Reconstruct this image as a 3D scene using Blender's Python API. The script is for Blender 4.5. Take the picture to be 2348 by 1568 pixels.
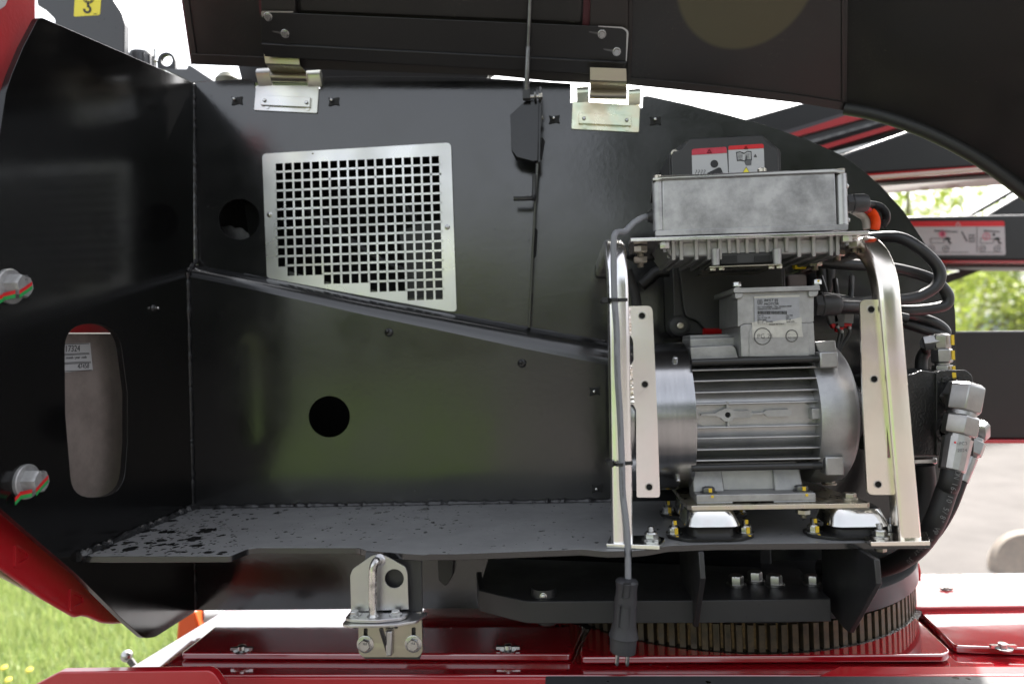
import bpy, bmesh, math, random
import numpy as np
from mathutils import Vector, Matrix
from mathutils.geometry import tessellate_polygon
random.seed(7); rng = np.random.default_rng(7)
for o in list(bpy.data.objects): bpy.data.objects.remove(o)
scene = bpy.context.scene
COL = scene.collection
R_ = math.radians
# ------------------------------------------------------------------ camera
FPX, CX, CY = 1650.0, 1174.0, 784.0           # focal length in units of a 2348 wide frame
CAM = Vector((0, -1.85, 1.6))
ROT = Matrix.Rotation(R_(4.1), 3, 'Z') @ Matrix.Rotation(R_(90.9), 3, 'X') @ Matrix.Rotation(R_(-1.8), 3, 'Z')
cd = bpy.data.cameras.new('camera'); cam = bpy.data.objects.new('camera', cd); COL.objects.link(cam)
cam.matrix_world = Matrix.Translation(CAM) @ ROT.to_4x4()
cd.sensor_width = 36; cd.lens = 36 * FPX / 2348; cd.clip_start = 0.05; cd.clip_end = 2000
cd.dof.use_dof = True; cd.dof.focus_distance = 1.5; cd.dof.aperture_fstop = 2.0
scene.camera = cam
# ------------------------------------------------------------------ sky, sun, exposure
SUN_EL, SUN_AZ = 52, 24                        # sun stands behind the machine, a little to the right
w = bpy.data.worlds.new('World'); scene.world = w; w.use_nodes = True
nt = w.node_tree; bg = nt.nodes['Background']
sk = nt.nodes.new('ShaderNodeTexSky'); sk.sky_type = 'NISHITA'; sk.sun_disc = False
sk.sun_elevation = R_(SUN_EL); sk.sun_rotation = R_(SUN_AZ); sk.air_density = 1.0; sk.dust_density = 6.0; sk.ozone_density = 0.6
hs = nt.nodes.new('ShaderNodeHueSaturation'); hs.inputs['Saturation'].default_value = 0.28
nt.links.new(sk.outputs[0], hs.inputs['Color']); nt.links.new(hs.outputs[0], bg.inputs['Color'])
bg.inputs['Strength'].default_value = 0.15
sd = bpy.data.lights.new('sun', 'SUN'); sd.energy = 3.8; sd.angle = R_(1.5); sd.color = (1.0, 0.96, 0.91)
sun = bpy.data.objects.new('sun', sd); COL.objects.link(sun)
el, az = R_(SUN_EL), R_(SUN_AZ)
sdir = Vector((math.sin(az) * math.cos(el), math.cos(az) * math.cos(el), math.sin(el)))
sun.rotation_euler = sdir.to_track_quat('Z', 'Y').to_euler()
scene.view_settings.view_transform = 'Standard'; scene.view_settings.look = 'None'
scene.view_settings.exposure = 2.0; scene.view_settings.gamma = 1
scene.render.engine = 'CYCLES'

# ------------------------------------------------------------------ photograph pixel -> point on a real plane
def ray(x, y): return ROT @ Vector(((x - CX) / FPX, -(y - CY) / FPX, -1.0))
def PL(x, y, pt, n):
    d = ray(x, y); return CAM + d * ((pt - CAM).dot(n) / d.dot(n))
def P(x, y, Y): d = ray(x, y); return CAM + d * ((Y - CAM.y) / d.y)
def PZ(x, y, Z): d = ray(x, y); return CAM + d * ((Z - CAM.z) / d.z)
def PX(x, y, X): d = ray(x, y); return CAM + d * ((X - CAM.x) / d.x)
def mpp(Y): return (Y - CAM.y) / FPX           # metres per pixel at depth Y
def LP(pts, Y): return [P(p[0], p[1], Y) for p in pts]
def rp(pts, r=0, n=4):                          # polygon with rounded corners
    out = []; k = len(pts)
    for i in range(k):
        p = Vector(pts[i][:2]); a = Vector(pts[i - 1][:2]); b = Vector(pts[(i + 1) % k][:2])
        rr = pts[i][2] if len(pts[i]) > 2 else r
        if rr <= 0: out.append(tuple(p)); continue
        da = (a - p); db = (b - p); t = min(rr, da.length * .48, db.length * .48)
        p0 = p + da.normalized() * t; p1 = p + db.normalized() * t
        for j in range(n + 1):
            s = j / n; out.append(tuple(p0 * (1 - s) ** 2 + p * 2 * s * (1 - s) + p1 * s * s))
    return out
def circ(cx, cy, r, n=24, ry=None): return [(cx + r * math.cos(2 * math.pi * i / n), cy + (ry or r) * math.sin(2 * math.pi * i / n)) for i in range(n)]
def smooth(pts, sub=6):
    pts = [Vector(p) for p in pts]; out = []
    for i in range(len(pts) - 1):
        p0 = pts[max(i - 1, 0)]; p1 = pts[i]; p2 = pts[i + 1]; p3 = pts[min(i + 2, len(pts) - 1)]
        for j in range(sub):
            t = j / sub
            out.append(.5 * ((2 * p1) + (p2 - p0) * t + (2 * p0 - 5 * p1 + 4 * p2 - p3) * t * t + (3 * p1 - p0 - 3 * p2 + p3) * t ** 3))
    out.append(pts[-1]); return out

# ------------------------------------------------------------------ mesh building
class MB:
    def __init__(s): s.v = []; s.f = []
    def add(s, v, f):
        b = len(s.v); s.v += [Vector(p) for p in v]; s.f += [tuple(b + i for i in q) for q in f]; return s
    def box(s, a, b):
        (x0, y0, z0), (x1, y1, z1) = a, b
        return s.add([(x0, y0, z0), (x1, y0, z0), (x1, y1, z0), (x0, y1, z0), (x0, y0, z1), (x1, y0, z1), (x1, y1, z1), (x0, y1, z1)],
                     [(0, 1, 2, 3), (4, 5, 6, 7), (0, 1, 5, 4), (1, 2, 6, 5), (2, 3, 7, 6), (3, 0, 4, 7)])
    def prism(s, loop, vec, holes=()):
        vec = Vector(vec); loops = [[Vector(p) for p in loop]] + [[Vector(p) for p in h] for h in holes]
        flat = [p for l in loops for p in l]; n = len(flat)
        if holes: caps = [tuple(t) for t in tessellate_polygon(loops)]
        else: caps = [tuple(range(n))]
        faces = list(caps) + [tuple(i + n for i in c) for c in caps]; b = 0
        for l in loops:
            m = len(l)
            for i in range(m): j = (i + 1) % m; faces.append((b + i, b + j, b + j + n, b + i + n))
            b += m
        return s.add(flat + [p + vec for p in flat], faces)
    def loft(s, rings, caps=True, closed=True):
        n = len(rings[0]); v = [p for r in rings for p in r]; f = []
        for k in range(len(rings) - 1):
            for i in range(n if closed else n - 1):
                j = (i + 1) % n; f.append((k * n + i, k * n + j, (k + 1) * n + j, (k + 1) * n + i))
        if caps and closed: f += [tuple(range(n)), tuple((len(rings) - 1) * n + i for i in range(n))]
        return s.add(v, f)
    def lathe(s, p, axis, prof, n=20, up=None, phase=0, caps=True):     # prof: (distance along axis, radius)
        p = Vector(p); a = Vector(axis).normalized()
        u = a.cross(Vector(up) if up else (Vector((0, 0, 1)) if abs(a.z) < .9 else Vector((1, 0, 0)))).normalized(); w_ = a.cross(u)
        rings = [[p + a * t + (u * math.cos(2 * math.pi * i / n + phase) + w_ * math.sin(2 * math.pi * i / n + phase)) * r for i in range(n)] for t, r in prof]
        return s.loft(rings, caps)
    def cyl(s, p0, p1, r, n=16, r1=None):
        p0 = Vector(p0); d = Vector(p1) - p0; return s.lathe(p0, d, [(0, r), (d.length, r if r1 is None else r1)], n)
    def sweep(s, path, prof, up=(0, 0, 1)):                   # prof: list of (u, v); frames by parallel transport
        path = [Vector(p) for p in path]; rings = []; t0 = (path[1] - path[0]).normalized()
        u = t0.cross(Vector(up)); u = u.normalized() if u.length > 1e-4 else t0.orthogonal().normalized()
        for i, p in enumerate(path):
            t = (path[min(i + 1, len(path) - 1)] - path[max(i - 1, 0)]).normalized()
            u = (u - t * u.dot(t)).normalized(); v = t.cross(u)
            rings.append([p + u * a + v * b for a, b in prof])
        return s.loft(rings)
    def tube(s, path, r, n=12, sub=6):
        return s.sweep(smooth(path, sub) if sub > 1 else path, [(r * math.cos(2 * math.pi * i / n), r * math.sin(2 * math.pi * i / n)) for i in range(n)])
    def sphere(s, c, r, n=14, m=9):
        return s.lathe(Vector(c) - Vector((0, 0, r)), (0, 0, 1), [(r - r * math.cos(math.pi * k / m), max(1e-5, r * math.sin(math.pi * k / m))) for k in range(m + 1)], n)

WL = {}; WR = {}                                 # world location of every object, rotation of turned ones
def finish_mesh(name, verts, faces, mat, smooth_=True, ang=35):
    me = bpy.data.meshes.new(name); me.from_pydata([tuple(v) for v in verts], [], faces)
    bm = bmesh.new(); bm.from_mesh(me)
    bmesh.ops.recalc_face_normals(bm, faces=bm.faces)
    if smooth_:
        ca = R_(ang)
        for f in bm.faces: f.smooth = True
        for e in bm.edges:
            if len(e.link_faces) != 2 or e.calc_face_angle(0) > ca: e.smooth = False
    bm.to_mesh(me); bm.free()
    if mat: me.materials.append(mat)
    return me
def setp(o, label=None, cat=None, group=None, kind=None):
    if label: o['label'] = label
    if cat: o['category'] = cat
    if group: o['group'] = group
    if kind: o['kind'] = kind
    return o
def place(o, loc, parent):
    d = loc - (WL[parent.as_pointer()] if parent else Vector())
    if parent and parent.as_pointer() in WR: ri = WR[parent.as_pointer()].inverted(); d = ri @ d; o.rotation_euler = ri.to_euler()
    o.location = d; o.parent = parent; WL[o.as_pointer()] = loc.copy(); return o
def obj(name, mb, mat, parent=None, bevel=0, smooth_=True, ang=35, seg=2, **kw):
    vs = mb.v; lo = Vector([min(v[i] for v in vs) for i in range(3)]); hi = Vector([max(v[i] for v in vs) for i in range(3)])
    c = (lo + hi) / 2
    o = bpy.data.objects.new(name, finish_mesh(name, [v - c for v in vs], mb.f, mat, smooth_, ang)); COL.objects.link(o)
    place(o, c, parent)
    if bevel:
        m = o.modifiers.new('bevel', 'BEVEL'); m.width = bevel; m.segments = seg; m.limit_method = 'ANGLE'; m.angle_limit = R_(40); m.harden_normals = False
    return setp(o, **kw)
def thing(name, label, cat, loc, group=None):
    o = bpy.data.objects.new(name, None); COL.objects.link(o); o.empty_display_size = .02
    place(o, Vector(loc), None); return setp(o, label, cat, group)
def inst(name, me, loc, axis=None, parent=None, spin=0, up='Y'):
    o = bpy.data.objects.new(name, me); COL.objects.link(o); place(o, Vector(loc), parent)
    if axis is not None:
        rm = Vector(axis).to_track_quat('Z', up).to_matrix() @ Matrix.Rotation(spin, 3, 'Z'); o.rotation_euler = rm.to_euler(); WR[o.as_pointer()] = rm
    return o
def text(name, body, mat, parent, org, xd, yd, size, align='LEFT', shear=0, depth=.0002, sx=1.0):
    c = bpy.data.curves.new('t', 'FONT'); c.body = body; c.size = size; c.align_x = align; c.shear = shear; c.extrude = depth; c.resolution_u = 3
    t = bpy.data.objects.new('t', c); COL.objects.link(t); dg = bpy.context.evaluated_depsgraph_get()
    me0 = bpy.data.meshes.new_from_object(t.evaluated_get(dg)); bpy.data.objects.remove(t)
    xd = Vector(xd).normalized(); yd = Vector(yd).normalized(); zd = xd.cross(yd).normalized()
    mb = MB(); mb.add([Vector(org) + xd * v.co.x * sx + yd * v.co.y + zd * v.co.z for v in me0.vertices], [tuple(p.vertices) for p in me0.polygons])
    bpy.data.meshes.remove(me0)
    return obj(name, mb, mat, parent, smooth_=False)

# ------------------------------------------------------------------ materials
def mk(name, col, rough=.5, metal=0, col2=None, vs=8, vdet=4, rv=0, bump=0, bs=150, bd=.0006, coat=0, crough=.05, spec=.5, lo=.35, hi=.65, stretch=None):
    m = bpy.data.materials.new(name); m.use_nodes = True; N = m.node_tree; b = N.nodes['Principled BSDF']
    b.inputs['Base Color'].default_value = (*col, 1); b.inputs['Roughness'].default_value = rough; b.inputs['Metallic'].default_value = metal
    b.inputs['Coat Weight'].default_value = coat; b.inputs['Coat Roughness'].default_value = crough; b.inputs['Specular IOR Level'].default_value = spec
    tc = N.nodes.new('ShaderNodeNewGeometry'); src = tc.outputs['Position']
    if stretch:
        mp = N.nodes.new('ShaderNodeMapping'); mp.inputs['Scale'].default_value = stretch; N.links.new(src, mp.inputs[0]); src = mp.outputs[0]
    if col2 or rv:
        nz = N.nodes.new('ShaderNodeTexNoise'); nz.inputs['Scale'].default_value = vs; nz.inputs['Detail'].default_value = vdet; nz.inputs['Roughness'].default_value = .68; N.links.new(src, nz.inputs[0])
        rm = N.nodes.new('ShaderNodeMapRange'); rm.inputs[1].default_value = lo; rm.inputs[2].default_value = hi; N.links.new(nz.outputs[0], rm.inputs[0])
        if col2:
            mx = N.nodes.new('ShaderNodeMix'); mx.data_type = 'RGBA'; mx.inputs[6].default_value = (*col, 1); mx.inputs[7].default_value = (*col2, 1)
            N.links.new(rm.outputs[0], mx.inputs[0]); N.links.new(mx.outputs[2], b.inputs['Base Color'])
        if rv:
            rr = N.nodes.new('ShaderNodeMapRange'); rr.inputs[3].default_value = rough; rr.inputs[4].default_value = rough + rv
            N.links.new(rm.outputs[0], rr.inputs[0]); N.links.new(rr.outputs[0], b.inputs['Roughness'])
    if bump:
        n2 = N.nodes.new('ShaderNodeTexNoise'); n2.inputs['Scale'].default_value = bs; n2.inputs['Detail'].default_value = 3; N.links.new(src, n2.inputs[0])
        bp = N.nodes.new('ShaderNodeBump'); bp.inputs['Strength'].default_value = bump; bp.inputs['Distance'].default_value = bd
        N.links.new(n2.outputs[0], bp.inputs['Height']); N.links.new(bp.outputs[0], b.inputs['Normal'])
    m['h'] = 0
    return m
def nodes_of(m): return m.node_tree, m.node_tree.nodes['Principled BSDF']
def add_spots(m, scale, thresh, dens_scale, dens, col, rough, bumpd=0, xgrad=None, soft=.02, dis=.55):
    """drops or splashes with a shape of their own: voronoi cells kept where a coarse noise allows"""
    N, b = nodes_of(m); L = N.links
    g = N.nodes.new('ShaderNodeNewGeometry')
    src = g.outputs['Position']
    nz = N.nodes.new('ShaderNodeTexNoise'); nz.inputs['Scale'].default_value = scale * 1.3; nz.inputs['Detail'].default_value = 3 + 2 * (dis > .6); L.new(src, nz.inputs[0])
    mixv = N.nodes.new('ShaderNodeMix'); mixv.data_type = 'VECTOR'; mixv.inputs[0].default_value = .25 / scale
    vm = N.nodes.new('ShaderNodeVectorMath'); vm.operation = 'MULTIPLY_ADD'; vm.inputs[1].default_value = (dis / scale,) * 3
    L.new(nz.outputs['Color'], vm.inputs[0]); L.new(src, vm.inputs[2])
    vo = N.nodes.new('ShaderNodeTexVoronoi'); vo.inputs['Scale'].default_value = scale; L.new(vm.outputs[0], vo.inputs['Vector'])
    dn = N.nodes.new('ShaderNodeTexNoise'); dn.inputs['Scale'].default_value = dens_scale; dn.inputs['Detail'].default_value = 2; L.new(src, dn.inputs[0])
    sep = N.nodes.new('ShaderNodeSeparateColor'); L.new(vo.outputs['Color'], sep.inputs[0])
    # threshold per cell: thresh * clamp(density noise + random - 1 + dens)
    dsock = dn.outputs[0]
    if xgrad:
        sx = N.nodes.new('ShaderNodeSeparateXYZ'); L.new(src, sx.inputs[0]); gx = N.nodes.new('ShaderNodeMapRange'); gx.inputs[1].default_value, gx.inputs[2].default_value, gx.inputs[3].default_value, gx.inputs[4].default_value = xgrad; L.new(sx.outputs[0], gx.inputs[0])
        ga = N.nodes.new('ShaderNodeMath'); ga.operation = 'ADD'; L.new(dsock, ga.inputs[0]); L.new(gx.outputs[0], ga.inputs[1]); dsock = ga.outputs[0]
    ad = N.nodes.new('ShaderNodeMath'); ad.operation = 'ADD'; L.new(dsock, ad.inputs[0]); L.new(sep.outputs[0], ad.inputs[1])
    sb = N.nodes.new('ShaderNodeMath'); sb.operation = 'SUBTRACT'; L.new(ad.outputs[0], sb.inputs[0]); sb.inputs[1].default_value = 1.5 - dens; sb.use_clamp = True
    th = N.nodes.new('ShaderNodeMath'); th.operation = 'MULTIPLY'; L.new(sb.outputs[0], th.inputs[0]); th.inputs[1].default_value = thresh
    df = N.nodes.new('ShaderNodeMath'); df.operation = 'SUBTRACT'; L.new(th.outputs[0], df.inputs[0]); L.new(vo.outputs['Distance'], df.inputs[1])
    mk_ = N.nodes.new('ShaderNodeMapRange'); mk_.inputs[1].default_value = 0; mk_.inputs[2].default_value = soft; L.new(df.outputs[0], mk_.inputs[0])
    def blend(inp, val, isc):
        mx = N.nodes.new('ShaderNodeMix'); mx.data_type = 'RGBA' if isc else 'FLOAT'
        A, B, O = (6, 7, 2) if isc else (2, 3, 0)
        if inp.is_linked: L.new(inp.links[0].from_socket, mx.inputs[A])
        else: mx.inputs[A].default_value = inp.default_value
        mx.inputs[B].default_value = (*val, 1) if isc else val
        L.new(mk_.outputs[0], mx.inputs[0]); L.new(mx.outputs[O], inp)
    if col is not None: blend(b.inputs['Base Color'], col, True)
    if rough is not None: blend(b.inputs['Roughness'], rough, False)
    if bumpd:
        hp = N.nodes.new('ShaderNodeMapRange'); hp.inputs[1].default_value = 0; hp.inputs[2].default_value = thresh * .6; L.new(df.outputs[0], hp.inputs[0])
        bp = N.nodes.new('ShaderNodeBump'); bp.inputs['Distance'].default_value = bumpd; L.new(hp.outputs[0], bp.inputs['Height'])
        if b.inputs['Normal'].is_linked: L.new(b.inputs['Normal'].links[0].from_socket, bp.inputs['Normal'])
        L.new(bp.outputs[0], b.inputs['Normal'])
    return m
M = {}
M['panel'] = add_spots(add_spots(mk('black_paint', (.0060, .0063, .0069), .12, rv=.14, col2=(.0130, .0130, .0135), vs=3, vdet=9, bump=.15, bs=70, bd=.0012, coat=.25, crough=.10, spec=.75), 130, .30, 2.5, .30, None, .08, .0010), 55, .17, 1.8, .58, (.002, .002, .002), .05, .0014)
M['plate'] = add_spots(mk('black_gloss_paint', (.0036, .0036, .0038), .11, rv=.08, vs=4, bump=.04, bs=90, bd=.0008, spec=.45), 110, .30, 3, .38, None, .05, .001)
SH = mk('shelf_paint', (.185, .187, .191), .40, col2=(.15, .152, .155), vs=8, vdet=9, rv=.12, bump=.15, bs=400, bd=.0003)
for sc_, th_, de_, xg_ in ((90, .55, .50, (-1.0, .3, .30, -.10)), (45, .62, .52, (-1.0, .25, .36, -.16)), (22, .58, .54, (-1.0, .0, .32, -.44))): add_spots(SH, sc_, th_, 3.5, de_, (.012, .012, .012), .13, xgrad=xg_, soft=.10, dis=1.15)
M['shelf'] = SH
M['blackpart'] = add_spots(mk('black_part', (.020, .020, .021), .34, rv=.15, vs=9, bump=.12, bs=200, bd=.0005), 120, .3, 4, .4, None, .07, .001)
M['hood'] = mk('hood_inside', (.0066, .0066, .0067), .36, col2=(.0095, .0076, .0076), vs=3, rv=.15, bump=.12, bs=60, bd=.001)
M['hoodlip'] = mk('hood_lip', (.0115, .0108, .0105), .5, col2=(.016, .0115, .011), vs=9, bump=.2, bs=90)
M['rail'] = mk('rail_paint', (.007, .007, .0075), .32, rv=.1, vs=6, bump=.05, bs=200)
M['rubber'] = mk('black_rubber', (.008, .008, .008), .55, bump=.1, bs=300)
M['plastic'] = mk('black_plastic', (.022, .022, .023), .48, bump=.15, bs=700, bd=.0003, col2=(.028, .028, .029), vs=5)
M['cable'] = mk('black_cable', (.014, .014, .015), .42)
M['greycable'] = mk('grey_cable', (.17, .175, .19), .45)
M['plug'] = mk('plug_rubber', (.022, .022, .025), .55, bump=.1, bs=400)
M['cast'] = mk('cast_aluminium', (.27, .27, .27), .44, .8, col2=(.38, .38, .375), vs=30, vdet=9, rv=.12, bump=.35, bs=700, bd=.0004)
M['castbox'] = mk('cast_box', (.24, .24, .243), .42, .8, col2=(.44, .44, .44), vs=17, vdet=10, lo=.36, hi=.64, rv=.1, bump=.3, bs=600, bd=.0003)
M['motor'] = mk('motor_grey', (.35, .35, .352), .36, .85, col2=(.43, .428, .424), vs=15, bump=.4, bs=800, bd=.0004)
M['bell'] = mk('end_bell', (.30, .30, .303), .36, .85, col2=(.37, .37, .37), vs=20, bump=.6, bs=420, bd=.0008)
M['band'] = mk('brushed_band', (.40, .40, .41), .20, 1.0, col2=(.33, .33, .34), vs=6, bump=.12, bs=120, stretch=(10, 1, 1))
M['deadred'] = mk('faded_red_strip', (.06, .008, .014), .5)
M['rod'] = mk('tie_rod', (.014, .014, .014), .35)
M['steel'] = mk('bright_steel', (.50, .50, .49), .26, 1.0, col2=(.40, .40, .39), vs=60)
M['darksteel'] = mk('dark_steel', (.18, .18, .18), .4, 1.0, col2=(.1, .1, .1), vs=40)
M['fitting'] = mk('hydraulic_fitting', (.38, .375, .365), .34, 1.0, col2=(.31, .305, .30), vs=30, bump=.1, bs=500)
M['zincbolt'] = mk('zinc_bolt', (.40, .40, .405), .42, .45, col2=(.30, .30, .30), vs=60)
M['yellowmark'] = mk('yellow_paint_mark', (.62, .42, .02), .6)
M['redmark'] = mk('red_paint_mark', (.55, .015, .02), .5)
M['greenmark'] = mk('green_paint_mark', (.02, .28, .07), .5)
def zinc(name, a, b_, c, rough=.27, scale=5):
    m = mk(name, a, rough, 1.0); N, b = nodes_of(m); L = N.links
    g = N.nodes.new('ShaderNodeNewGeometry'); nz = N.nodes.new('ShaderNodeTexNoise'); nz.inputs['Scale'].default_value = scale; nz.inputs['Detail'].default_value = 3; nz.inputs['Distortion'].default_value = .6
    L.new(g.outputs['Position'], nz.inputs[0]); cr = N.nodes.new('ShaderNodeValToRGB'); L.new(nz.outputs[0], cr.inputs[0])
    cr.color_ramp.elements[0].position = .32; cr.color_ramp.elements[0].color = (*b_, 1); cr.color_ramp.elements[1].position = .68; cr.color_ramp.elements[1].color = (*c, 1)
    e = cr.color_ramp.elements.new(.5); e.color = (*a, 1); L.new(cr.outputs[0], b.inputs['Base Color'])
    n3 = N.nodes.new('ShaderNodeTexNoise'); n3.inputs['Scale'].default_value = scale * 2.2; n3.inputs['Detail'].default_value = 1.5; L.new(g.outputs['Position'], n3.inputs[0])
    mr = N.nodes.new('ShaderNodeMapRange'); mr.inputs[1].default_value = .35; mr.inputs[2].default_value = .65; mr.inputs[3].default_value = rough * .8; mr.inputs[4].default_value = rough * 1.35; L.new(n3.outputs[0], mr.inputs[0]); L.new(mr.outputs[0], b.inputs['Roughness'])
    n2 = N.nodes.new('ShaderNodeTexNoise'); n2.inputs['Scale'].default_value = 240; L.new(g.outputs['Position'], n2.inputs[0])
    bp = N.nodes.new('ShaderNodeBump'); bp.inputs['Strength'].default_value = .02; bp.inputs['Distance'].default_value = .0004; L.new(n2.outputs[0], bp.inputs['Height']); L.new(bp.outputs[0], b.inputs['Normal'])
    return m
M['zinc'] = zinc('zinc_plate', (.82, .80, .81), (.86, .76, .77), (.78, .80, .76), .2)
M['zincwarm'] = zinc('zinc_plate_warm', (.84, .78, .70), (.84, .77, .76), (.80, .79, .70), .2)
M['zincgrille'] = zinc('zinc_grille', (.56, .56, .555), (.53, .53, .53), (.60, .60, .53), .34, 4)
M['zinclatch'] = zinc('zinc_latch', (.46, .455, .465), (.42, .41, .42), (.48, .485, .44), .34)
M['brass'] = zinc('yellow_zinc', (.40, .37, .31), (.37, .34, .30), (.39, .38, .31), .34)
def redpaint(name, col, rough=.25, coat=1.0, cr=.03):
    m = mk(name, col, rough, coat=coat, crough=cr, bump=.04, bs=30, bd=.002); return m
M['red'] = redpaint('red_paint', (.36, .006, .012), .35, .7, .12)
M['reddeck'] = add_spots(mk('red_deck', (.26, .005, .010), .08, rv=.10, vs=5, coat=1, crough=.025, spec=.9, bump=.16, bs=11, bd=.003), 90, .34, 3, .5, None, .05, .0015)
M['reddeck'].node_tree.nodes['Principled BSDF'].inputs['Coat IOR'].default_value = 1.9
M['redcast'] = mk('red_casting', (.38, .009, .015), .34, bump=.5, bs=120, bd=.001, coat=.3)
M['reddark'] = mk('red_rim', (.30, .004, .008), .2, coat=1)
M['white'] = mk('label_white', (.42, .42, .43), .45)
M['labelgrey'] = mk('label_grey', (.24, .245, .26), .4, col2=(.28, .285, .30), vs=60)
M['tape'] = mk('clear_tape', (.38, .37, .34), .35, col2=(.46, .45, .41), vs=70)
M['ink'] = mk('label_ink', (.012, .012, .014), .5)
M['inkgrey'] = mk('label_ink_grey', (.10, .10, .105), .5)
M['labelred'] = mk('label_red', (.55, .008, .014), .4)
M['labelpink'] = mk('label_faded_red', (.50, .035, .07), .45, col2=(.42, .02, .04), vs=60)
M['labelyellow'] = mk('label_yellow', (.72, .62, .04), .45)
M['inkpink'] = mk('label_ink_pink', (.62, .10, .18), .5)
M['orange'] = mk('orange_conduit', (.70, .075, .01), .4)
M['redwire'] = mk('red_wire', (.45, .01, .012), .4)
M['yellowtag'] = mk('yellow_tag', (.72, .52, .01), .45)
M['void'] = mk('compartment_black', (.006, .006, .006), .7)
M['greyplast'] = mk('grey_connector', (.10, .10, .10), .5)
M['gearst'] = mk('gear_rust', (.12, .08, .040), .45, .5, col2=(.26, .17, .075), vs=90, vdet=5, lo=.42, hi=.6, rv=.2)
M['tooth'] = mk('gear_tooth_steel', (.075, .066, .052), .36, .8, col2=(.13, .10, .065), vs=60, rv=.2)
M['grease'] = mk('gear_side', (.02, .02, .02), .3)
M['boom'] = mk('boom_paint', (.0085, .0082, .0086), .32, col2=(.006, .006, .0065), vs=4, coat=.12, crough=.1)
M['boomdark'] = mk('boom_dark', (.005, .005, .0055), .35)
M['weld'] = mk('weld_bead_paint', (.016, .016, .017), .25, bump=.6, bs=120, bd=.002)
M['counter'] = mk('casting_grey', (.21, .175, .16), .5, col2=(.12, .095, .088), vs=14, vdet=9, lo=.40, hi=.75, bump=.3, bs=200)
M['liftlug'] = add_spots(mk('lug_paint', (.045, .047, .053), .4), 60, .32, 4, .34, (.008, .008, .008), .1)
# ================================================================== SETTING
def groundmat():
    m = mk('paving', (.105, .097, .092), .9, col2=(.080, .074, .070), vs=1.3, vdet=8, spec=.08, bump=.5, bs=60, bd=.004); return m
def lawnmat():
    return mk('lawn_soil', (.045, .085, .014), .9, col2=(.075, .105, .022), vs=3, vdet=8, bump=.8, bs=30, bd=.03)
M['paving'] = groundmat(); M['lawn'] = lawnmat()
mb = MB(); mb.add([(-220, -220, 0), (220, -220, 0), (220, 420, 0), (-220, 420, 0)], [(0, 1, 2, 3)])
obj('ground', mb, M['paving'], kind='structure')
def sheet(name, pts, z, mat):
    mb = MB(); mb.add([(x, y, z) for x, y in pts], [tuple(range(len(pts)))]); return obj(name, mb, mat, kind='structure')
sheet('lawn', [(-60, .9), (.6, .9), (.9, 9), (1.2, 60), (-60, 60)], .004, M['lawn'])
sheet('lawn', [(-40, -60), (-6, -60), (-3.2, -30), (-.9, -6.6), (-1.4, -6.2), (-40, -5.6)], .004, M['lawn'])
# --- grass blades, uncounted
def leafmat(name, c1, c2, tr=.35):
    m = bpy.data.materials.new(name); m.use_nodes = True; N = m.node_tree; b = N.nodes['Principled BSDF']; L = N.links
    g = N.nodes.new('ShaderNodeNewGeometry'); mx = N.nodes.new('ShaderNodeMix'); mx.data_type = 'RGBA'; mx.inputs[6].default_value = (*c1, 1); mx.inputs[7].default_value = (*c2, 1)
    L.new(g.outputs['Random Per Island'], mx.inputs[0]); L.new(mx.outputs[2], b.inputs['Base Color']); b.inputs['Roughness'].default_value = .5
    t = N.nodes.new('ShaderNodeBsdfTranslucent'); L.new(mx.outputs[2], t.inputs[0]); ms = N.nodes.new('ShaderNodeMixShader'); ms.inputs[0].default_value = tr
    L.new(b.outputs[0], ms.inputs[1]); L.new(t.outputs[0], ms.inputs[2]); L.new(ms.outputs[0], N.nodes['Material Output'].inputs[0]); return m
M['grass'] = leafmat('grass_blades', (.16, .23, .05), (.30, .34, .13), .45)
def grass(n, x0, x1, y0, y1):
    px = rng.uniform(x0, x1, n); py = rng.uniform(y0, y1, n); a = rng.uniform(0, 2 * np.pi, n); h = rng.uniform(.04, .12, n); wd = rng.uniform(.003, .006, n)
    ln = rng.uniform(.0, .06, n); la = rng.uniform(0, 2 * np.pi, n)
    V = np.zeros((n, 3, 3)); V[:, 0, 0] = px - np.cos(a) * wd; V[:, 0, 1] = py - np.sin(a) * wd; V[:, 1, 0] = px + np.cos(a) * wd; V[:, 1, 1] = py + np.sin(a) * wd
    V[:, 2, 0] = px + np.cos(la) * ln; V[:, 2, 1] = py + np.sin(la) * ln; V[:, 2, 2] = h; V[:, :2, 2] = .002
    me = bpy.data.meshes.new('grass'); me.vertices.add(n * 3); me.vertices.foreach_set('co', V.ravel()); me.loops.add(n * 3); me.loops.foreach_set('vertex_index', np.arange(n * 3))
    me.polygons.add(n); me.polygons.foreach_set('loop_start', np.arange(n) * 3); me.polygons.foreach_set('loop_total', np.full(n, 3)); me.update(); me.validate(); me.materials.append(M['grass'])
    o = bpy.data.objects.new('grass', me); COL.objects.link(o); return o
setp(grass(130000, -7.0, -.3, .95, 8.0), 'short sunlit grass growing on the lawn beyond the machine', 'grass', kind='stuff')
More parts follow.
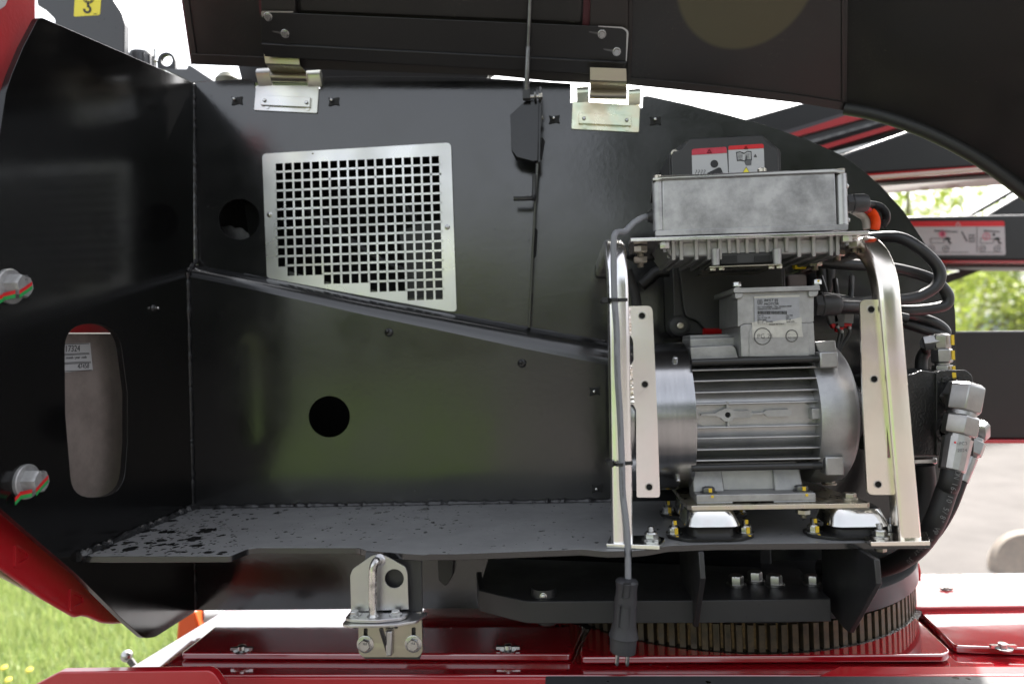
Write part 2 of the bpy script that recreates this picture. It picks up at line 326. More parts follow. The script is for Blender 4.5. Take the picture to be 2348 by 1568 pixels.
# dandelions in the lawn
M['petal'] = mk('dandelion_petal', (.55, .45, .06), .6); M['stem'] = mk('flower_stem', (.12, .2, .04), .6)
for i, (x, y, lab) in enumerate([(48, 1288, 'yellow dandelion nearest the red counterweight on the lawn'), (72, 1290, 'second yellow dandelion below the red counterweight on the lawn'),
                                 (10, 1532, 'yellow dandelion at the bottom left corner of the lawn'), (68, 1537, 'yellow dandelion beside the end of the red bumper beam'), (20, 1560, 'lowest yellow dandelion on the lawn at the picture edge')]):
    p = PZ(x, y, .13); t = thing('dandelion', lab, 'flower', (p.x, p.y, 0), 'dandelions on the lawn')
    obj('stem', MB().cyl((p.x, p.y, 0), p, .003, 6), M['stem'], t)
    obj('flower_head', MB().lathe(p, (0, -.5, 1), [(0, .006), (.005, .016), (.010, .014), (.013, .006)], 12), M['petal'], t)
# --- far hill
mb = MB(); N_ = 40
ring0 = [Vector((-20 + 130 * i / N_, 150 + 8 * math.sin(i), -1)) for i in range(N_ + 1)]
ring1 = [Vector((p.x, p.y + 6, 7.5 + 1.4 * math.sin(i * .9) + .8 * math.sin(i * 2.3))) for i, p in enumerate(ring0)]
ring2 = [Vector((p.x, p.y + 60, 3)) for p in ring0]
mb.loft([ring0, ring1, ring2], closed=False)
obj('hills', mb, mk('far_hill', (.30, .33, .36), .9, col2=(.24, .29, .29), vs=.3), kind='structure')
# --- trees
M['bark'] = mk('bark', (.09, .065, .045), .9, bump=.6, bs=30)
M['leafA'] = leafmat('leaves_light', (.16, .23, .03), (.30, .34, .07), .45); M['leafB'] = leafmat('leaves_dark', (.09, .15, .03), (.18, .24, .05), .4)
def crown_mesh(seed, nl, rx, rz, lo, leaf, mat, nclump=46):
    g = np.random.default_rng(seed); th = g.uniform(0, 2 * np.pi, nclump); ph = g.uniform(-.75, 1, nclump); rr = g.uniform(.25, 1, nclump) ** .6
    cc = np.stack([rx * rr * np.cos(th) * np.sqrt(1 - np.clip(ph, -1, 1) ** 2 * .8), rx * rr * np.sin(th) * np.sqrt(1 - np.clip(ph, -1, 1) ** 2 * .8), lo + rz + rz * rr * ph], 1)
    k = g.integers(0, nclump, nl); c = cc[k] + g.normal(0, rx * .13, (nl, 3))
    u = g.normal(size=(nl, 3)); u /= np.linalg.norm(u, axis=1)[:, None]; v = np.cross(u, g.normal(size=(nl, 3))); v /= np.linalg.norm(v, axis=1)[:, None]
    s = g.uniform(.6, 1.2, nl)[:, None] * leaf
    V = np.stack([c - u * s, c + v * s * .55, c + u * s, c - v * s * .55], 1).reshape(-1, 3)
    me = bpy.data.meshes.new('crown'); me.from_pydata(V.tolist(), [], np.arange(nl * 4).reshape(-1, 4).tolist()); me.materials.append(mat); return me, cc
def tree_proto(seed, h, rx, nl, leaf, mat):
    lo = h * .22; rz = (h - lo) / 2; cm, cc = crown_mesh(seed, nl, rx, rz, lo, leaf, mat)
    mb = MB(); mb.lathe((0, 0, 0), (0.02, 0.01, 1), [(0, h * .035), (h * .25, h * .024), (h * .6, h * .014), (h * .85, h * .004)], 9)
    g = random.Random(seed)
    for c in g.sample(list(map(tuple, cc)), 12): z0 = h * g.uniform(.2, .5); mb.cyl((0, 0, z0), c, h * .011, 6, h * .002)
    return cm, finish_mesh('trunk', mb.v, mb.f, M['bark'])
TA = tree_proto(1, 7.5, 2.6, 5200, .10, M['leafA']); TB = tree_proto(2, 9, 3.2, 5600, .12, M['leafB']); TC = tree_proto(5, 5.5, 2.2, 3800, .09, M['leafA'])
M['leafD'] = leafmat('leaves_evergreen', (.018, .036, .012), (.04, .065, .02), .2); TD = tree_proto(9, 10, 3.0, 15000, .16, M['leafD'])  # dense evergreen added behind the viewer to keep mirrored sky off the back panel
def tree(name, proto, loc, rz, sc, lab, grp):
    t = thing(name, lab, 'tree', (0, 0, 0), grp)
    for n, me in (('crown', proto[0]), ('trunk', proto[1])):
        o = bpy.data.objects.new(n, me); COL.objects.link(o); o.parent = t
    t.location = loc; t.rotation_euler = (0, 0, rz); t.scale = (sc,) * 3; return t
G = 'trees beyond the machine'
def at_ground(x, dist): d = ray(x, 812); d = d / d.y; p = CAM + d * dist; return (p.x, p.y, 0)
tree('broadleaf_tree', TA, at_ground(2090, 21), .3, .93, 'light green tree seen between the black booms right of the curved panel', G)
tree('broadleaf_tree', TC, at_ground(2215, 15), 1.1, .62, 'low bright green tree just right of the black pump panel edge', G)
tree('broadleaf_tree', TB, at_ground(2345, 17), 2.2, .52, 'darker tree at the right picture edge under the warning label beam', G)
tree('broadleaf_tree', TC, at_ground(2150, 13), 2.9, .42, 'small bush-like tree beside the curved panel edge at horizon height', G)
G2 = 'trees behind the viewer mirrored in the black panels'
for i, (x, y, pr, s, lab) in enumerate([(4.6, -19, TD, 1.0, 'added tall evergreen out of view, blocks sky mirrored in the right half of the back panel, left one'), (9.4, -20, TD, 1.08, 'added tall evergreen out of view, blocks sky mirrored in the right half of the back panel, right one'), (-17, -26, TB, .75, 'leftmost of the trees mirrored dimly in the glossy black panels'), (-12.5, -24, TC, 1.15, 'second tree from the left mirrored dimly in the glossy black panels'), (-8, -27, TB, .72, 'third tree from the left mirrored dimly in the glossy black panels'),
                                        (-3.6, -25, TC, 1.1, 'fourth tree from the left mirrored dimly in the glossy black panels'), (1.0, -27, TB, .70, 'fifth tree from the left mirrored dimly in the glossy black panels'), (5.8, -25, TC, 1.15, 'sixth tree from the left mirrored dimly in the glossy black panels'), (11, -27, TB, .75, 'rightmost of the trees mirrored dimly in the glossy black panels')]):
    tree('mirrored_tree', pr, (x, y, 0), i * 1.3, s, lab, G2)

# ================================================================== TURRET (black sheet steel body)
YB = -.055                                         # front of the lower, bulged panel
A0 = P(445, 1165, YB); ZS = A0.z                   # shelf top
B0 = PZ(175, 1279, ZS)
pdir = (B0 - A0).normalized(); pn = Vector((-pdir.y, pdir.x, 0)); pn = pn if pn.x > 0 else -pn     # side plate normal, facing inwards
def LQ(x, y, off=0): return PL(x, y, A0 + pn * off, pn)
def LQs(pts, off=0): return [LQ(p[0], p[1], off) for p in pts]
turret = thing('turret_body', 'black painted steel turret compartment with side plate, back panel and shelf', 'machine body', (A0.x + .8, 0, .9))
side = rp([(90, 38, 12), (443, 191), (447, 1402), (356, 1460, 8), (330, 1463, 10), (275, 1414), (176, 1316), (0, 1164), (-60, 1110), (-60, 500), (-18, 390), (0, 301), (13, 213), (27, 171), (53, 109)])
slot = rp([(148, 742, 60), (272, 742, 60), (292, 900), (292, 1016), (283, 1136, 60), (166, 1143, 50), (150, 950)], 0, 6)
obj('side_plate', MB().prism(LQs(side), -pn * .012, [LQs(slot)]), M['plate'], turret, bevel=.0015)
# upper back panel with cut-outs
YP = 0.0
top = [(440, 190), (560, 181), (582, 182, 10), (584, 203), (733, 204), (735, 186), (741, 177, 8), (868, 175), (1105, 179), (1309, 192, 4), (1308, 236), (1473, 248), (1474, 222), (1484, 220, 8), (1580, 241), (1673, 265), (1764, 290), (1856, 323), (1932, 357), (1978, 390), (2023, 430), (2072, 484), (2112, 545), (2142, 593), (2166, 636), (2184, 679), (2190, 713), (2192, 775), (2192, 1040), (2168, 1110), (2128, 1210), (2100, 1300), (1700, 1300), (1700, 860), (1560, 840), (1387, 815), (836, 705), (440, 630)]
gr_open = [(628, 368), (1008, 350), (1020, 684), (935, 684), (850, 664), (742, 645), (640, 615)]
hole1 = circ(548, 503, 47, 32)
obj('back_panel', MB().prism(LP(rp(top), YP), (0, .008, 0), [LP(gr_open, YP), LP(hole1, YP)]), M['panel'], turret, bevel=.001)
# lower panel bulges forward under a rounded fold
ra = [(432, 604), (560, 628), (700, 655), (836, 682), (1020, 716), (1205, 750), (1387, 781), (1560, 812), (1740, 840)]
rb_h = [30, 32, 36, 40, 44, 50, 55, 60, 64]
prof_rows = []
xs = [a[0] for a in ra]
for k in range(8):
    t = k / 7; row = []
    for (x, y), h in zip(ra, rb_h):
        a = t * math.pi / 2; yy = y + h * (1 - math.cos(a)); Yd = YP - .001 + (YB - YP) * math.sin(a); row.append(P(x, yy, Yd))
    prof_rows.append(row)
hole2 = circ(755, 955, 47.5, 36)
mb = MB(); mb.loft(prof_rows, closed=False)
obj('fold', mb, M['panel'], turret)
low = [(x, y + h) for (x, y), h in zip(ra, rb_h)] + [(1745, 1392), (1000, 1394), (447, 1399)]
obj('lower_panel', MB().prism(LP(low, YB), (0, .008, 0), [LP(hole2, YB)]), M['panel'], turret)
# closed dark compartment behind the openings
q0 = P(470, 330, .02); q1 = P(1190, 1100, .02)
mb = MB(); x0, x1, z0, z1 = q0.x, q1.x, q1.z, q0.z; y1 = .42
mb.add([(x0, .012, z0), (x1, .012, z0), (x1, .012, z1), (x0, .012, z1), (x0, y1, z0), (x1, y1, z0), (x1, y1, z1), (x0, y1, z1)], [(4, 5, 6, 7), (0, 1, 5, 4), (1, 2, 6, 5), (2, 3, 7, 6), (3, 0, 4, 7)])
obj('inner_compartment', mb, M['void'], turret)
mb = MB(); mb.tube([P(680, 470, .2), P(760, 520, .2), P(880, 600, .22), P(1000, 640, .2)], .014); obj('inner_hose', mb, M['cable'], turret)
mb = MB(); mb.tube([P(900, 420, .15), P(960, 520, .15), P(1010, 620, .15)], .010); obj('inner_hose', mb, M['cable'], turret)
mb = MB(); mb.prism(LP([(915, 530), (1020, 500), (1020, 690), (940, 690)], .1), (0, .01, 0)); obj('inner_bracket', mb, M['blackpart'], turret)
mb = MB(); mb.prism(LP(rp([(505, 520), (528, 516), (536, 523), (552, 521), (575, 540), (573, 552), (505, 552)], 3), .06), (0, .012, 0)); obj('inner_bracket', mb, M['darksteel'], turret, bevel=.002)
mb = MB(); mb.prism(LP([(556, 455), (600, 455), (600, 560), (572, 545)], .04), (0, .004, 0)); obj('inner_bracket', mb, M['plate'], turret)
# shelf
zs_loop = [(187, 1275), (529, 1274, 8), (567, 1258, 8), (591, 1255), (821, 1255, 6), (842, 1262), (972, 1271, 4), (987, 1269), (1046, 1269), (1336, 1258, 10), (1364, 1261), (1393, 1263), (1432, 1262), (1434, 1252), (1446, 1252), (1448, 1262), (1483, 1259, 10), (1532, 1250, 10), (1643, 1246), (2134, 1242)]
front = [PZ(x, y, ZS) for x, y in [p[:2] for p in rp(zs_loop)]]
fr = front[-1]; backp = [Vector((fr.x + .005, YB + .15, ZS)), Vector((P(1610, 1150, YB).x, YB + .15, ZS)), Vector((P(1590, 1150, YB).x, YB - .001, ZS)), Vector((A0.x + .001, YB - .001, ZS))]
shf = obj('shelf', MB().prism(front + backp, (0, 0, -.0125)), M['shelf'], turret, bevel=.001)
shf.data.materials.append(M['panel'])
for f in shf.data.polygons:
    if abs(f.normal.z) < .5: f.material_index = 1
# tab bent down from the shelf for the latch
tb0 = PZ(842, 1262, ZS); Yt = tb0.y + .004
prof = []
for k in range(6):
    a = k / 5 * math.pi / 2; prof.append((Yt - .0 - .014 * math.sin(a) + .0, ZS - .0125 * 0 - .016 * (1 - math.cos(a))))
YT = Yt - .014
xl, xr = P(838, 1300, YT).x, P(967, 1300, YT).x
rows = [[Vector((xl, y_, z_)), Vector((xr, y_, z_))] for y_, z_ in prof]
mb = MB(); mb.loft(rows, closed=False)
mb.prism([Vector((xl, YT, ZS - .016)), Vector((xr, YT, ZS - .016)), P(969, 1490, YT), P(962, 1512, YT), P(836, 1510, YT), P(824, 1496, YT), P(822, 1400, YT)], (0, .007, 0))
obj('latch_tab', mb, M['blackpart'], turret, bevel=.001)
xa_, xb_ = P(968, 1390, .03).x, P(1760, 1390, .03).x
obj('sky_blocker', MB().box((xa_, YB + .03, .955), (xb_, .30, ZS - .05)), M['blackpart'], turret, bevel=.004)  # dark box added behind the lower panel, cuts off sky mirrored in the deck
# weld beads
def bead(pts, r, n=5, jit=.35, seed=1):
    rr = random.Random(seed); p = smooth(pts, n); mb = MB(); rings = []
    for i, q in enumerate(p):
        r_ = r * (1 + jit * rr.uniform(-1, 1)); t = (p[min(i + 1, len(p) - 1)] - p[max(i - 1, 0)]).normalized(); u = t.orthogonal().normalized(); v = t.cross(u)
        rings.append([q + (u * math.cos(a) + v * math.sin(a)) * r_ for a in [k * math.pi / 4 for k in range(8)]])
    mb.loft(rings); return mb
def line(a, b, k): return [Vector(a) + (Vector(b) - Vector(a)) * i / k for i in range(k + 1)]
s0, s1 = P(443, 192, -.004), P(450, 600, -.004)
obj('weld_bead', bead(line(s0, s1, 30), .0045, 3, .3, 1), M['weld'], turret)
obj('weld_bead', bead(line(P(430, 625, YB - .004), P(447, 1398, YB - .004), 44), .005, 3, .35, 2), M['weld'], turret)
obj('weld_bead', bead([P(450, 598, -.004), P(441, 606, -.03), P(431, 625, YB - .003)], .007, 6, .2, 3), M['weld'], turret)
obj('weld_bead', bead(line(Vector((A0.x + .02, YB - .003, ZS + .002)), Vector((P(1440, 1150, YB).x, YB - .003, ZS + .002)), 46), .0065, 3, .45, 4), M['weld'], turret)
obj('weld_bead', bead(line(A0 + pn * .003 + Vector((0, 0, .003)), B0 + pn * .003 + Vector((0, 0, .002)), 20), .0085, 3, .4, 5), M['weld'], turret)
obj('weld_bead', bead([P(x, y + 1, -.004) for x, y in ra[1:7]], .003, 10, .5, 6), M['weld'], turret)
# captive clips with studs
def clip(x, y, Y, kind='clip'):
    m_ = mpp(Y); c = P(x, y, Y)
    st = rp([(x - 13, y - 10), (x - 6, y - 7), (x + 6, y - 9), (x + 13, y - 10), (x + 11, y), (x + 13, y + 10), (x + 4, y + 7), (x - 7, y + 10), (x - 13, y + 11), (x - 10, y)], 2, 2)
    o = obj('captive_clip', MB().prism(LP(st, Y - .003), (0, .004, 0)), M['void'], turret, bevel=.001)
    obj('stud', MB().lathe(c + Vector((-.002, -.016, 0)), (0, 1, 0), [(0, .0015), (.001, .0035), (.014, .0035)], 10), M['steel'], o)
for x, y, Y in [(543, 231, YP), (765, 233, YP), (1271, 274, YP), (1503, 277, YP), (1364, 897, YB), (1369, 1119, YB)]: clip(x, y, Y)
for x, y in [(892, 762), (1197, 833)]:
    c = P(x, y, YB); mb = MB(); mb.lathe(c + Vector((0, .001, 0)), (0, -1, 0), [(0, .012), (.003, .011), (.005, .006)], 9); mb.sphere(c + Vector((-.003, -.004, .003)), .006, 8, 5); obj('plug_weld', mb, M['weld'], turret, ang=60)
c = LQ(352, 707); mb = MB(); mb.lathe(c, pn, [(0, .010), (.004, .008), (.006, .003)], 8); o = obj('captive_clip', mb, M['weld'], turret)
obj('stud', MB().lathe(c, pn, [(0, .004), (.012, .004), (.014, .002)], 10), M['steel'], o)
# stiffening rib with weld gaps, leaning over the back panel
rib = [P(1236, 212, YP), P(1246, 215, YP), P(1222, 752, YP), P(1211, 752, YP)]
mb = MB(); mb.prism([P(1237, 214, YP - .001), P(1212, 753, YP - .001), P(1212, 753, YP - .001) + Vector((0, -.045, 0)), P(1226, 470, YP) + Vector((0, -.045, 0)), P(1238, 300, YP) + Vector((0, -.07, 0)), P(1238, 222, YP) + Vector((0, -.07, 0))], (.006, 0, 0))
obj('stiffening_rib', mb, M['panel'], turret, bevel=.001)
for (xa, ya, xb, yb) in [(1250, 315, 1243, 375), (1233, 520, 1230, 596), (1222, 665, 1218, 745)]:
    ang = [(xa, ya + 6), (xa - 7, ya), (xb - 10, yb - 8), (xb - 5, yb), (xb, yb - 8)]
    obj('rib_slot', MB().prism(LP(rp([(xa - 7, ya), (xa, ya + 8), (xb, yb - 10), (xb - 8, yb)], 3), YP - .0015), (0, .002, 0)), M['void'], turret)
mb = MB(); mb.tube([P(1226, 400, -.05), P(1224, 450, -.05), P(1215, 455, -.07), P(1178, 456, -.07)], .006, 8); obj('hook', mb, M['blackpart'], turret)
# two big hexagon bolts in the side plate
def hexmesh(name, r, h, wr=0, wh=0, mat=None, stud=0, dome=0):
    mb = MB()
    if wr: mb.lathe((0, 0, 0), (0, 0, 1), [(0, wr), (wh * .8, wr), (wh, wr * .95)], 24)
    mb.lathe((0, 0, wh), (0, 0, 1), [(0, r), (h * .82, r)] + ([(h, r * .9)] if not dome else []), 6)
    if not dome: mb.lathe((0, 0, wh + h * .9), (0, 0, 1), [(0, r * .86), (h * .12, r * .82)], 18)
    else: mb.lathe((0, 0, wh + h * .8), (0, 0, 1), [(0, r * .9), (h * .25, r * .78), (h * .4, r * .5)], 18)
    if stud:
        z = wh + h * (1.1 if dome else .9); n = 5
        pr = []
        for i in range(n): pr += [(i * stud / n, r * .42), ((i + .5) * stud / n, r * .48)]
        mb.lathe((0, 0, z), (0, 0, 1), pr + [(stud, r * .4)], 14)
    return finish_mesh(name, mb.v, mb.f, mat, True, 30)
BIG = hexmesh('bolt', .0215, .024, .031, .007, M['zincbolt'])
for i, (x, y) in enumerate([(20, 657), (58, 1104)]):
    c = LQ(x, y); b_ = inst('bolt', BIG, c, pn, turret, .35)
    up = Vector((0, 0, 1)); sd_ = up.cross(pn)
    e = c + pn * .0320
    for k, (mm, dz) in enumerate([(M['redmark'], .0), (M['greenmark'], -.0065)]):
        z0 = -.006 + dz; mb = MB()
        mb.prism([e + sd_ * -.016 + up * (z0 - .010), e + sd_ * .014 + up * (z0 + .008), e + sd_ * .014 + up * (z0 + .0145), e + sd_ * -.016 + up * (z0 - .0035)], pn * .0006)
        for fa in (-1, 1):
            f0 = c + pn * .0078 + sd_ * -.0225 + up * (z0 - .013 - .002 * fa)
        mb.prism([c + pn * .008 + sd_ * -.0222 + up * (z0 - .014), c + pn * .030 + sd_ * -.0222 + up * (z0 - .010), c + pn * .030 + sd_ * -.0222 + up * (z0 - .0035), c + pn * .008 + sd_ * -.0222 + up * (z0 - .0075)], sd_ * -.001)
        mb.prism([c + pn * .0072 + sd_ * -.034 + up * (z0 - .022), c + pn * .0072 + sd_ * -.020 + up * (z0 - .014), c + pn * .0072 + sd_ * -.020 + up * (z0 - .0075), c + pn * .0072 + sd_ * -.034 + up * (z0 - .0155)], pn * .0008)
        obj('paint_mark', mb, mm, b_)
    text('head_marking', '10.8', M['inkgrey'], b_, e + sd_ * .005 + up * .004, up, -sd_, .009)

# ================================================================== COUNTERWEIGHT (red casting left of the side plate)
cwt = thing('counterweight', 'glossy red cast counterweight behind the left black side plate', 'counterweight', LQ(100, 1350, -.2))
mb = MB()
outl = rp([(-80, 1120), (0, 1168), (176, 1318), (292, 1428), (262, 1430, 8), (238, 1428, 6), (205, 1414, 8), (190, 1412, 4), (175, 1416, 8), (100, 1372), (0, 1300), (-80, 1240)])
front_ = LQs(outl, -.05)
mb.prism(front_, -pn * .012)
obj('lower_body', mb, M['redcast'], cwt, bevel=.006, seg=3)
outl2 = [(-80, 1180), (0, 1240), (100, 1330), (160, 1385), (150, 1398), (60, 1350), (0, 1318), (-80, 1285)]
obj('reflection_band', MB().prism(LQs(outl2, -.066), -pn * .010), mk('grass_reflection_paint', (.42, .36, .22), .4), cwt, bevel=.002)  # cream strip paints the grass reflected in the lower curve of the casting
for (x, y) in [(52, 1275), (178, 1375)]:
    fr_ = rp([(x - 16, y - 26), (x + 22, y - 10), (x + 22, y + 8), (x + 10, y + 18), (x - 16, y + 26)], 5); inn = rp([(x - 9, y - 16), (x + 14, y - 6), (x + 14, y + 4), (x + 4, y + 10), (x - 9, y + 16)], 4)
    obj('cast_pocket', MB().prism(LQs(fr_, -.046), -pn * .006, [LQs(inn, -.046)]), M['redcast'], cwt, bevel=.0015)
up_ = [(-60, -60), (83, -60), (83, 64), (75, 78), (53, 112), (27, 174), (13, 216), (0, 262), (-60, 420)]
obj('upper_body', MB().prism(LQs(up_, -.04), -pn * .25), M['redcast'], cwt, bevel=.004)
wtop = [(-60, -60), (26, -60), (0, 28), (-60, 60)]
obj('reflective_strip', MB().prism(LQs(rp([(-20, -10), (22, -10), (12, 14), (-20, 36)], 2), -.036), -pn * .003), M['white'], cwt)
inner = [(120, 700), (330, 700), (330, 1180), (120, 1180)]
cor = obj('cast_core', MB().prism(LQs([(20, 765), (420, 765), (420, 1230), (20, 1230)], -.07), -pn * .05), M['counter'], cwt)
obj('red_edge', MB().prism(LQs([(120, 715), (330, 715), (330, 762), (120, 762)], -.065), -pn * .05), M['redcast'], cwt)
lab = obj('serial_label', MB().prism(LQs([(120, 789), (206, 786), (212, 848), (120, 856)], -.0695), pn * .0008), M['white'], cwt)
def lq_text(name, s, x, y, h, off, par, mat):
    o_ = LQ(x, y, off); return text(name, s, mat, par, o_, LQ(x + 20, y - .8, off) - o_, LQ(x + .5, y - 20, off) - o_, h)
lq_text('serial_text', '617324', 141, 807, .019, -.0684, lab, M['ink'])
lq_text('serial_text', 'month : year  code', 151, 823, .0085, -.0684, lab, M['ink'])
lq_text('serial_text', '47458', 178, 845, .015, -.0684, lab, M['ink'])
for (x0_, y0_, x1_, y1_) in [(120, 789.5, 204, 787), (120, 812, 204, 808.5), (120, 815, 205, 811), (120, 832, 208, 828.5), (120, 835, 208, 831), (120, 852, 210, 847.5)]:
    obj('label_rule', MB().prism(LQs([(x0_, y0_), (x1_, y1_), (x1_, y1_ + 1.3), (x0_, y0_ + 1.3)], -.0686), pn * .0002), M['ink'], lab)
# ================================================================== VENT GRILLE
YG = -.006
gri = thing('vent_grille', 'zinc plated vent grille with square holes and slanted lower edge on the back panel', 'grille', P(820, 715, YG))
a_ = P(632, 375.3, YG); b_ = P(1006.3, 357.9, YG); c_ = P(637.7, 607.3, YG)
EX = (b_ - a_) / 17.79; EZ = (c_ - a_) / 10.78; th_ = Vector((0, .002, 0))
def gp(u, v): return a_ + EX * u + EZ * v
starts = [0] * 11 + [1, 5, 10, 14]; op = .79
stair = [(-.08, -.08), (18 - .13, -.08), (18 - .13, 14.87)]
# staircase boundary of the perforated field (outside of outermost bars)
stair = [(-.21, -.21), (18, -.21), (18, 15)]
for r_ in range(14, 0, -1):
    if starts[r_] != starts[r_ - 1]: stair += [(starts[r_] - .21, r_ + 1 if r_ == 14 else None)]
pts = [(-.21, -.21), (18, -.21), (18, 15), (13.79, 15), (13.79, 14), (9.79, 14), (9.79, 13), (4.79, 13), (4.79, 12), (.79, 12), (.79, 11), (-.21, 11)]
field = [gp(u, v) for u, v in pts]
outer = LP(rp([(601, 353, 10), (1034, 327, 12), (1047, 714, 14), (1030, 714, 8), (612, 637, 8)], 6), YG)
mb = MB(); mb.prism(outer, th_, [field])
# bars between the holes
for r_ in range(15):
    s = starts[r_]
    for c in range(s, 18):
        mb.add([gp(c - .21, r_ - .21), gp(c, r_ - .21), gp(c, r_ + 1), gp(c - .21, r_ + 1)] + [gp(c - .21, r_ - .21) + th_, gp(c, r_ - .21) + th_, gp(c, r_ + 1) + th_, gp(c - .21, r_ + 1) + th_],
               [(0, 1, 2, 3), (4, 5, 6, 7), (0, 3, 7, 4), (1, 2, 6, 5)])
        v0, v1, k0, k1 = r_ - .21, r_, c, c + op
        mb.add([gp(k0, v0), gp(k1, v0), gp(k1, v1), gp(k0, v1), gp(k0, v0) + th_, gp(k1, v0) + th_, gp(k1, v1) + th_, gp(k0, v1) + th_], [(0, 1, 2, 3), (4, 5, 6, 7), (0, 1, 5, 4), (3, 2, 6, 7)])
    mb.add([gp(18 - .21, r_ - .21), gp(18, r_ - .21), gp(18, r_ + 1), gp(18 - .21, r_ + 1), gp(18 - .21, r_ - .21) + th_, gp(18, r_ - .21) + th_, gp(18, r_ + 1) + th_, gp(18 - .21, r_ + 1) + th_], [(0, 1, 2, 3), (4, 5, 6, 7), (0, 3, 7, 4)])
obj('perforated_plate', mb, M['zincgrille'], gri, smooth_=False)
SCREW = MB(); SCREW.lathe((0, 0, 0), (0, 0, 1), [(0, .0075), (.001, .0075), (.0015, .0055), (.004, .005), (.0052, .003)], 16); SCREW = finish_mesh('screw', SCREW.v, SCREW.f, M['steel'])
for x, y in [(618.5, 492.5), (1025.5, 521)]: inst('screw', SCREW, P(x, y, YG), (0, -1, 0), gri)
for x, y in [(717, 352)]: inst('screw', SCREW, P(x, y, YG), (0, -1, 0), gri).scale = (.35,) * 3

# ================================================================== HINGES
RIV = MB(); RIV.lathe((0, 0, 0), (0, 0, 1), [(0, .005), (.003, .0047), (.005, .003)], 14); RIV = finish_mesh('rivet', RIV.v, RIV.f, M['steel'])
def hinge(lab, plate, strip, rivs, earL, earR, barrel, leaf, mat, tabs):
    Y = -.004; h = thing('hinge', lab, 'hinge', P(*plate[2][:2], Y), 'hood hinges')
    obj('lower_leaf', MB().prism(LP(rp(plate, 4), Y), (0, .004, 0)), mat, h, bevel=.0006)
    s = obj('clamp_strip', MB().prism(LP(strip, Y - .007), (0, .007, 0)), mat, h, bevel=.0008)
    for x, y in rivs: inst('rivet', RIV, P(x, y, Y - .007), (0, -1, 0), s)
    for x, y in tabs: obj('lanced_tab', MB().prism(LP(circ(x, y, 5, 14), Y - .002), (0, .002, 0)), mat, h)
    for e in (earL, earR):
        p0 = P(e[0], e[1], Y); p1 = P(e[2], e[1], Y); zb = P(e[0], e[3], Y).z; r_ = .0185; zc = p0.z - r_
        ring = [(0, zb), (-.016, zc)] + [(-.004 - r_ * .7 * math.cos(t), zc + r_ * math.sin(t)) for t in [k * math.pi / 10 for k in range(1, 10)]] + [(.009, zc), (.004, zb)]
        mb = MB(); mb.loft([[Vector((xx, Y + a, b)) for a, b in ring] for xx in (p0.x, p1.x)])
        obj('knuckle', mb, mat, h, bevel=.0004)
    bx0, by, bx1, br = barrel; p0 = P(bx0, by, Y - .012); p1 = P(bx1, by + 1.5, Y - .012)
    obj('hinge_pin', MB().cyl(p0, p1, br * mpp(Y), 18), M['brass'], h, bevel=.0006)
    # upper leaf: flat part under the rail, offset bend, roll round the pin
    (xa0, xa1, ya), (xb0, xb1, yb), (xc0, xc1, yc) = leaf
    rows = []
    for t in [0, .25, .5, .75, .9, 1]:
        rows.append((xa0 + (xb0 - xa0) * t, xa1 + (xb1 - xa1) * t, ya + (yb - ya) * t, -.098 + .008 * t))
    for t in [.2, .4, .6, .8, 1]:
        rows.append((xb0 + (xc0 - xb0) * t, xb1 + (xc1 - xb1) * t, yb + (yc - yb) * t, -.090 + .068 * (t * t * (3 - 2 * t))))
    L0 = [P(a, y, Y_) for a, b, y, Y_ in rows]; L1 = [P(b, y + 3, Y_) for a, b, y, Y_ in rows]; off = Vector((0, .004, .001))
    mb = MB(); mb.loft([[p, q, q + off, p + off] for p, q in zip(L0, L1)]); obj('upper_leaf', mb, M['brass'], h, bevel=.0004)
    return h
hinge('silvery zinc hinge above the vent grille at the left end of the hood rail', [(587, 196), (731, 197), (727, 260), (582, 253)], [(597, 219), (711, 223), (710, 246), (597, 241)], [(607, 231), (703, 236)], (592, 160, 623, 199), (706, 164, 737, 200), (624, 177, 706, 11),
      ((604, 684, 114), (608, 687, 146), (623, 705, 168)), M['zincgrille'], [(612, 245), (705, 249)])
hinge('greenish yellow zinc hinge at the right end of the hood rail', [(1313, 232), (1468, 242), (1465, 304), (1310, 296)], [(1327, 259), (1448, 265), (1447, 289), (1327, 283)], [(1339, 272), (1437, 276)], (1322, 202, 1349, 236), (1440, 207, 1467, 242), (1352, 216, 1437, 11),
      ((1353, 1436, 155), (1353, 1437, 184), (1354, 1437, 208)), zinc('zinc_iridescent', (.66, .68, .52), (.60, .70, .56), (.70, .62, .46), .32, 14), [(1341, 290), (1438, 295)])

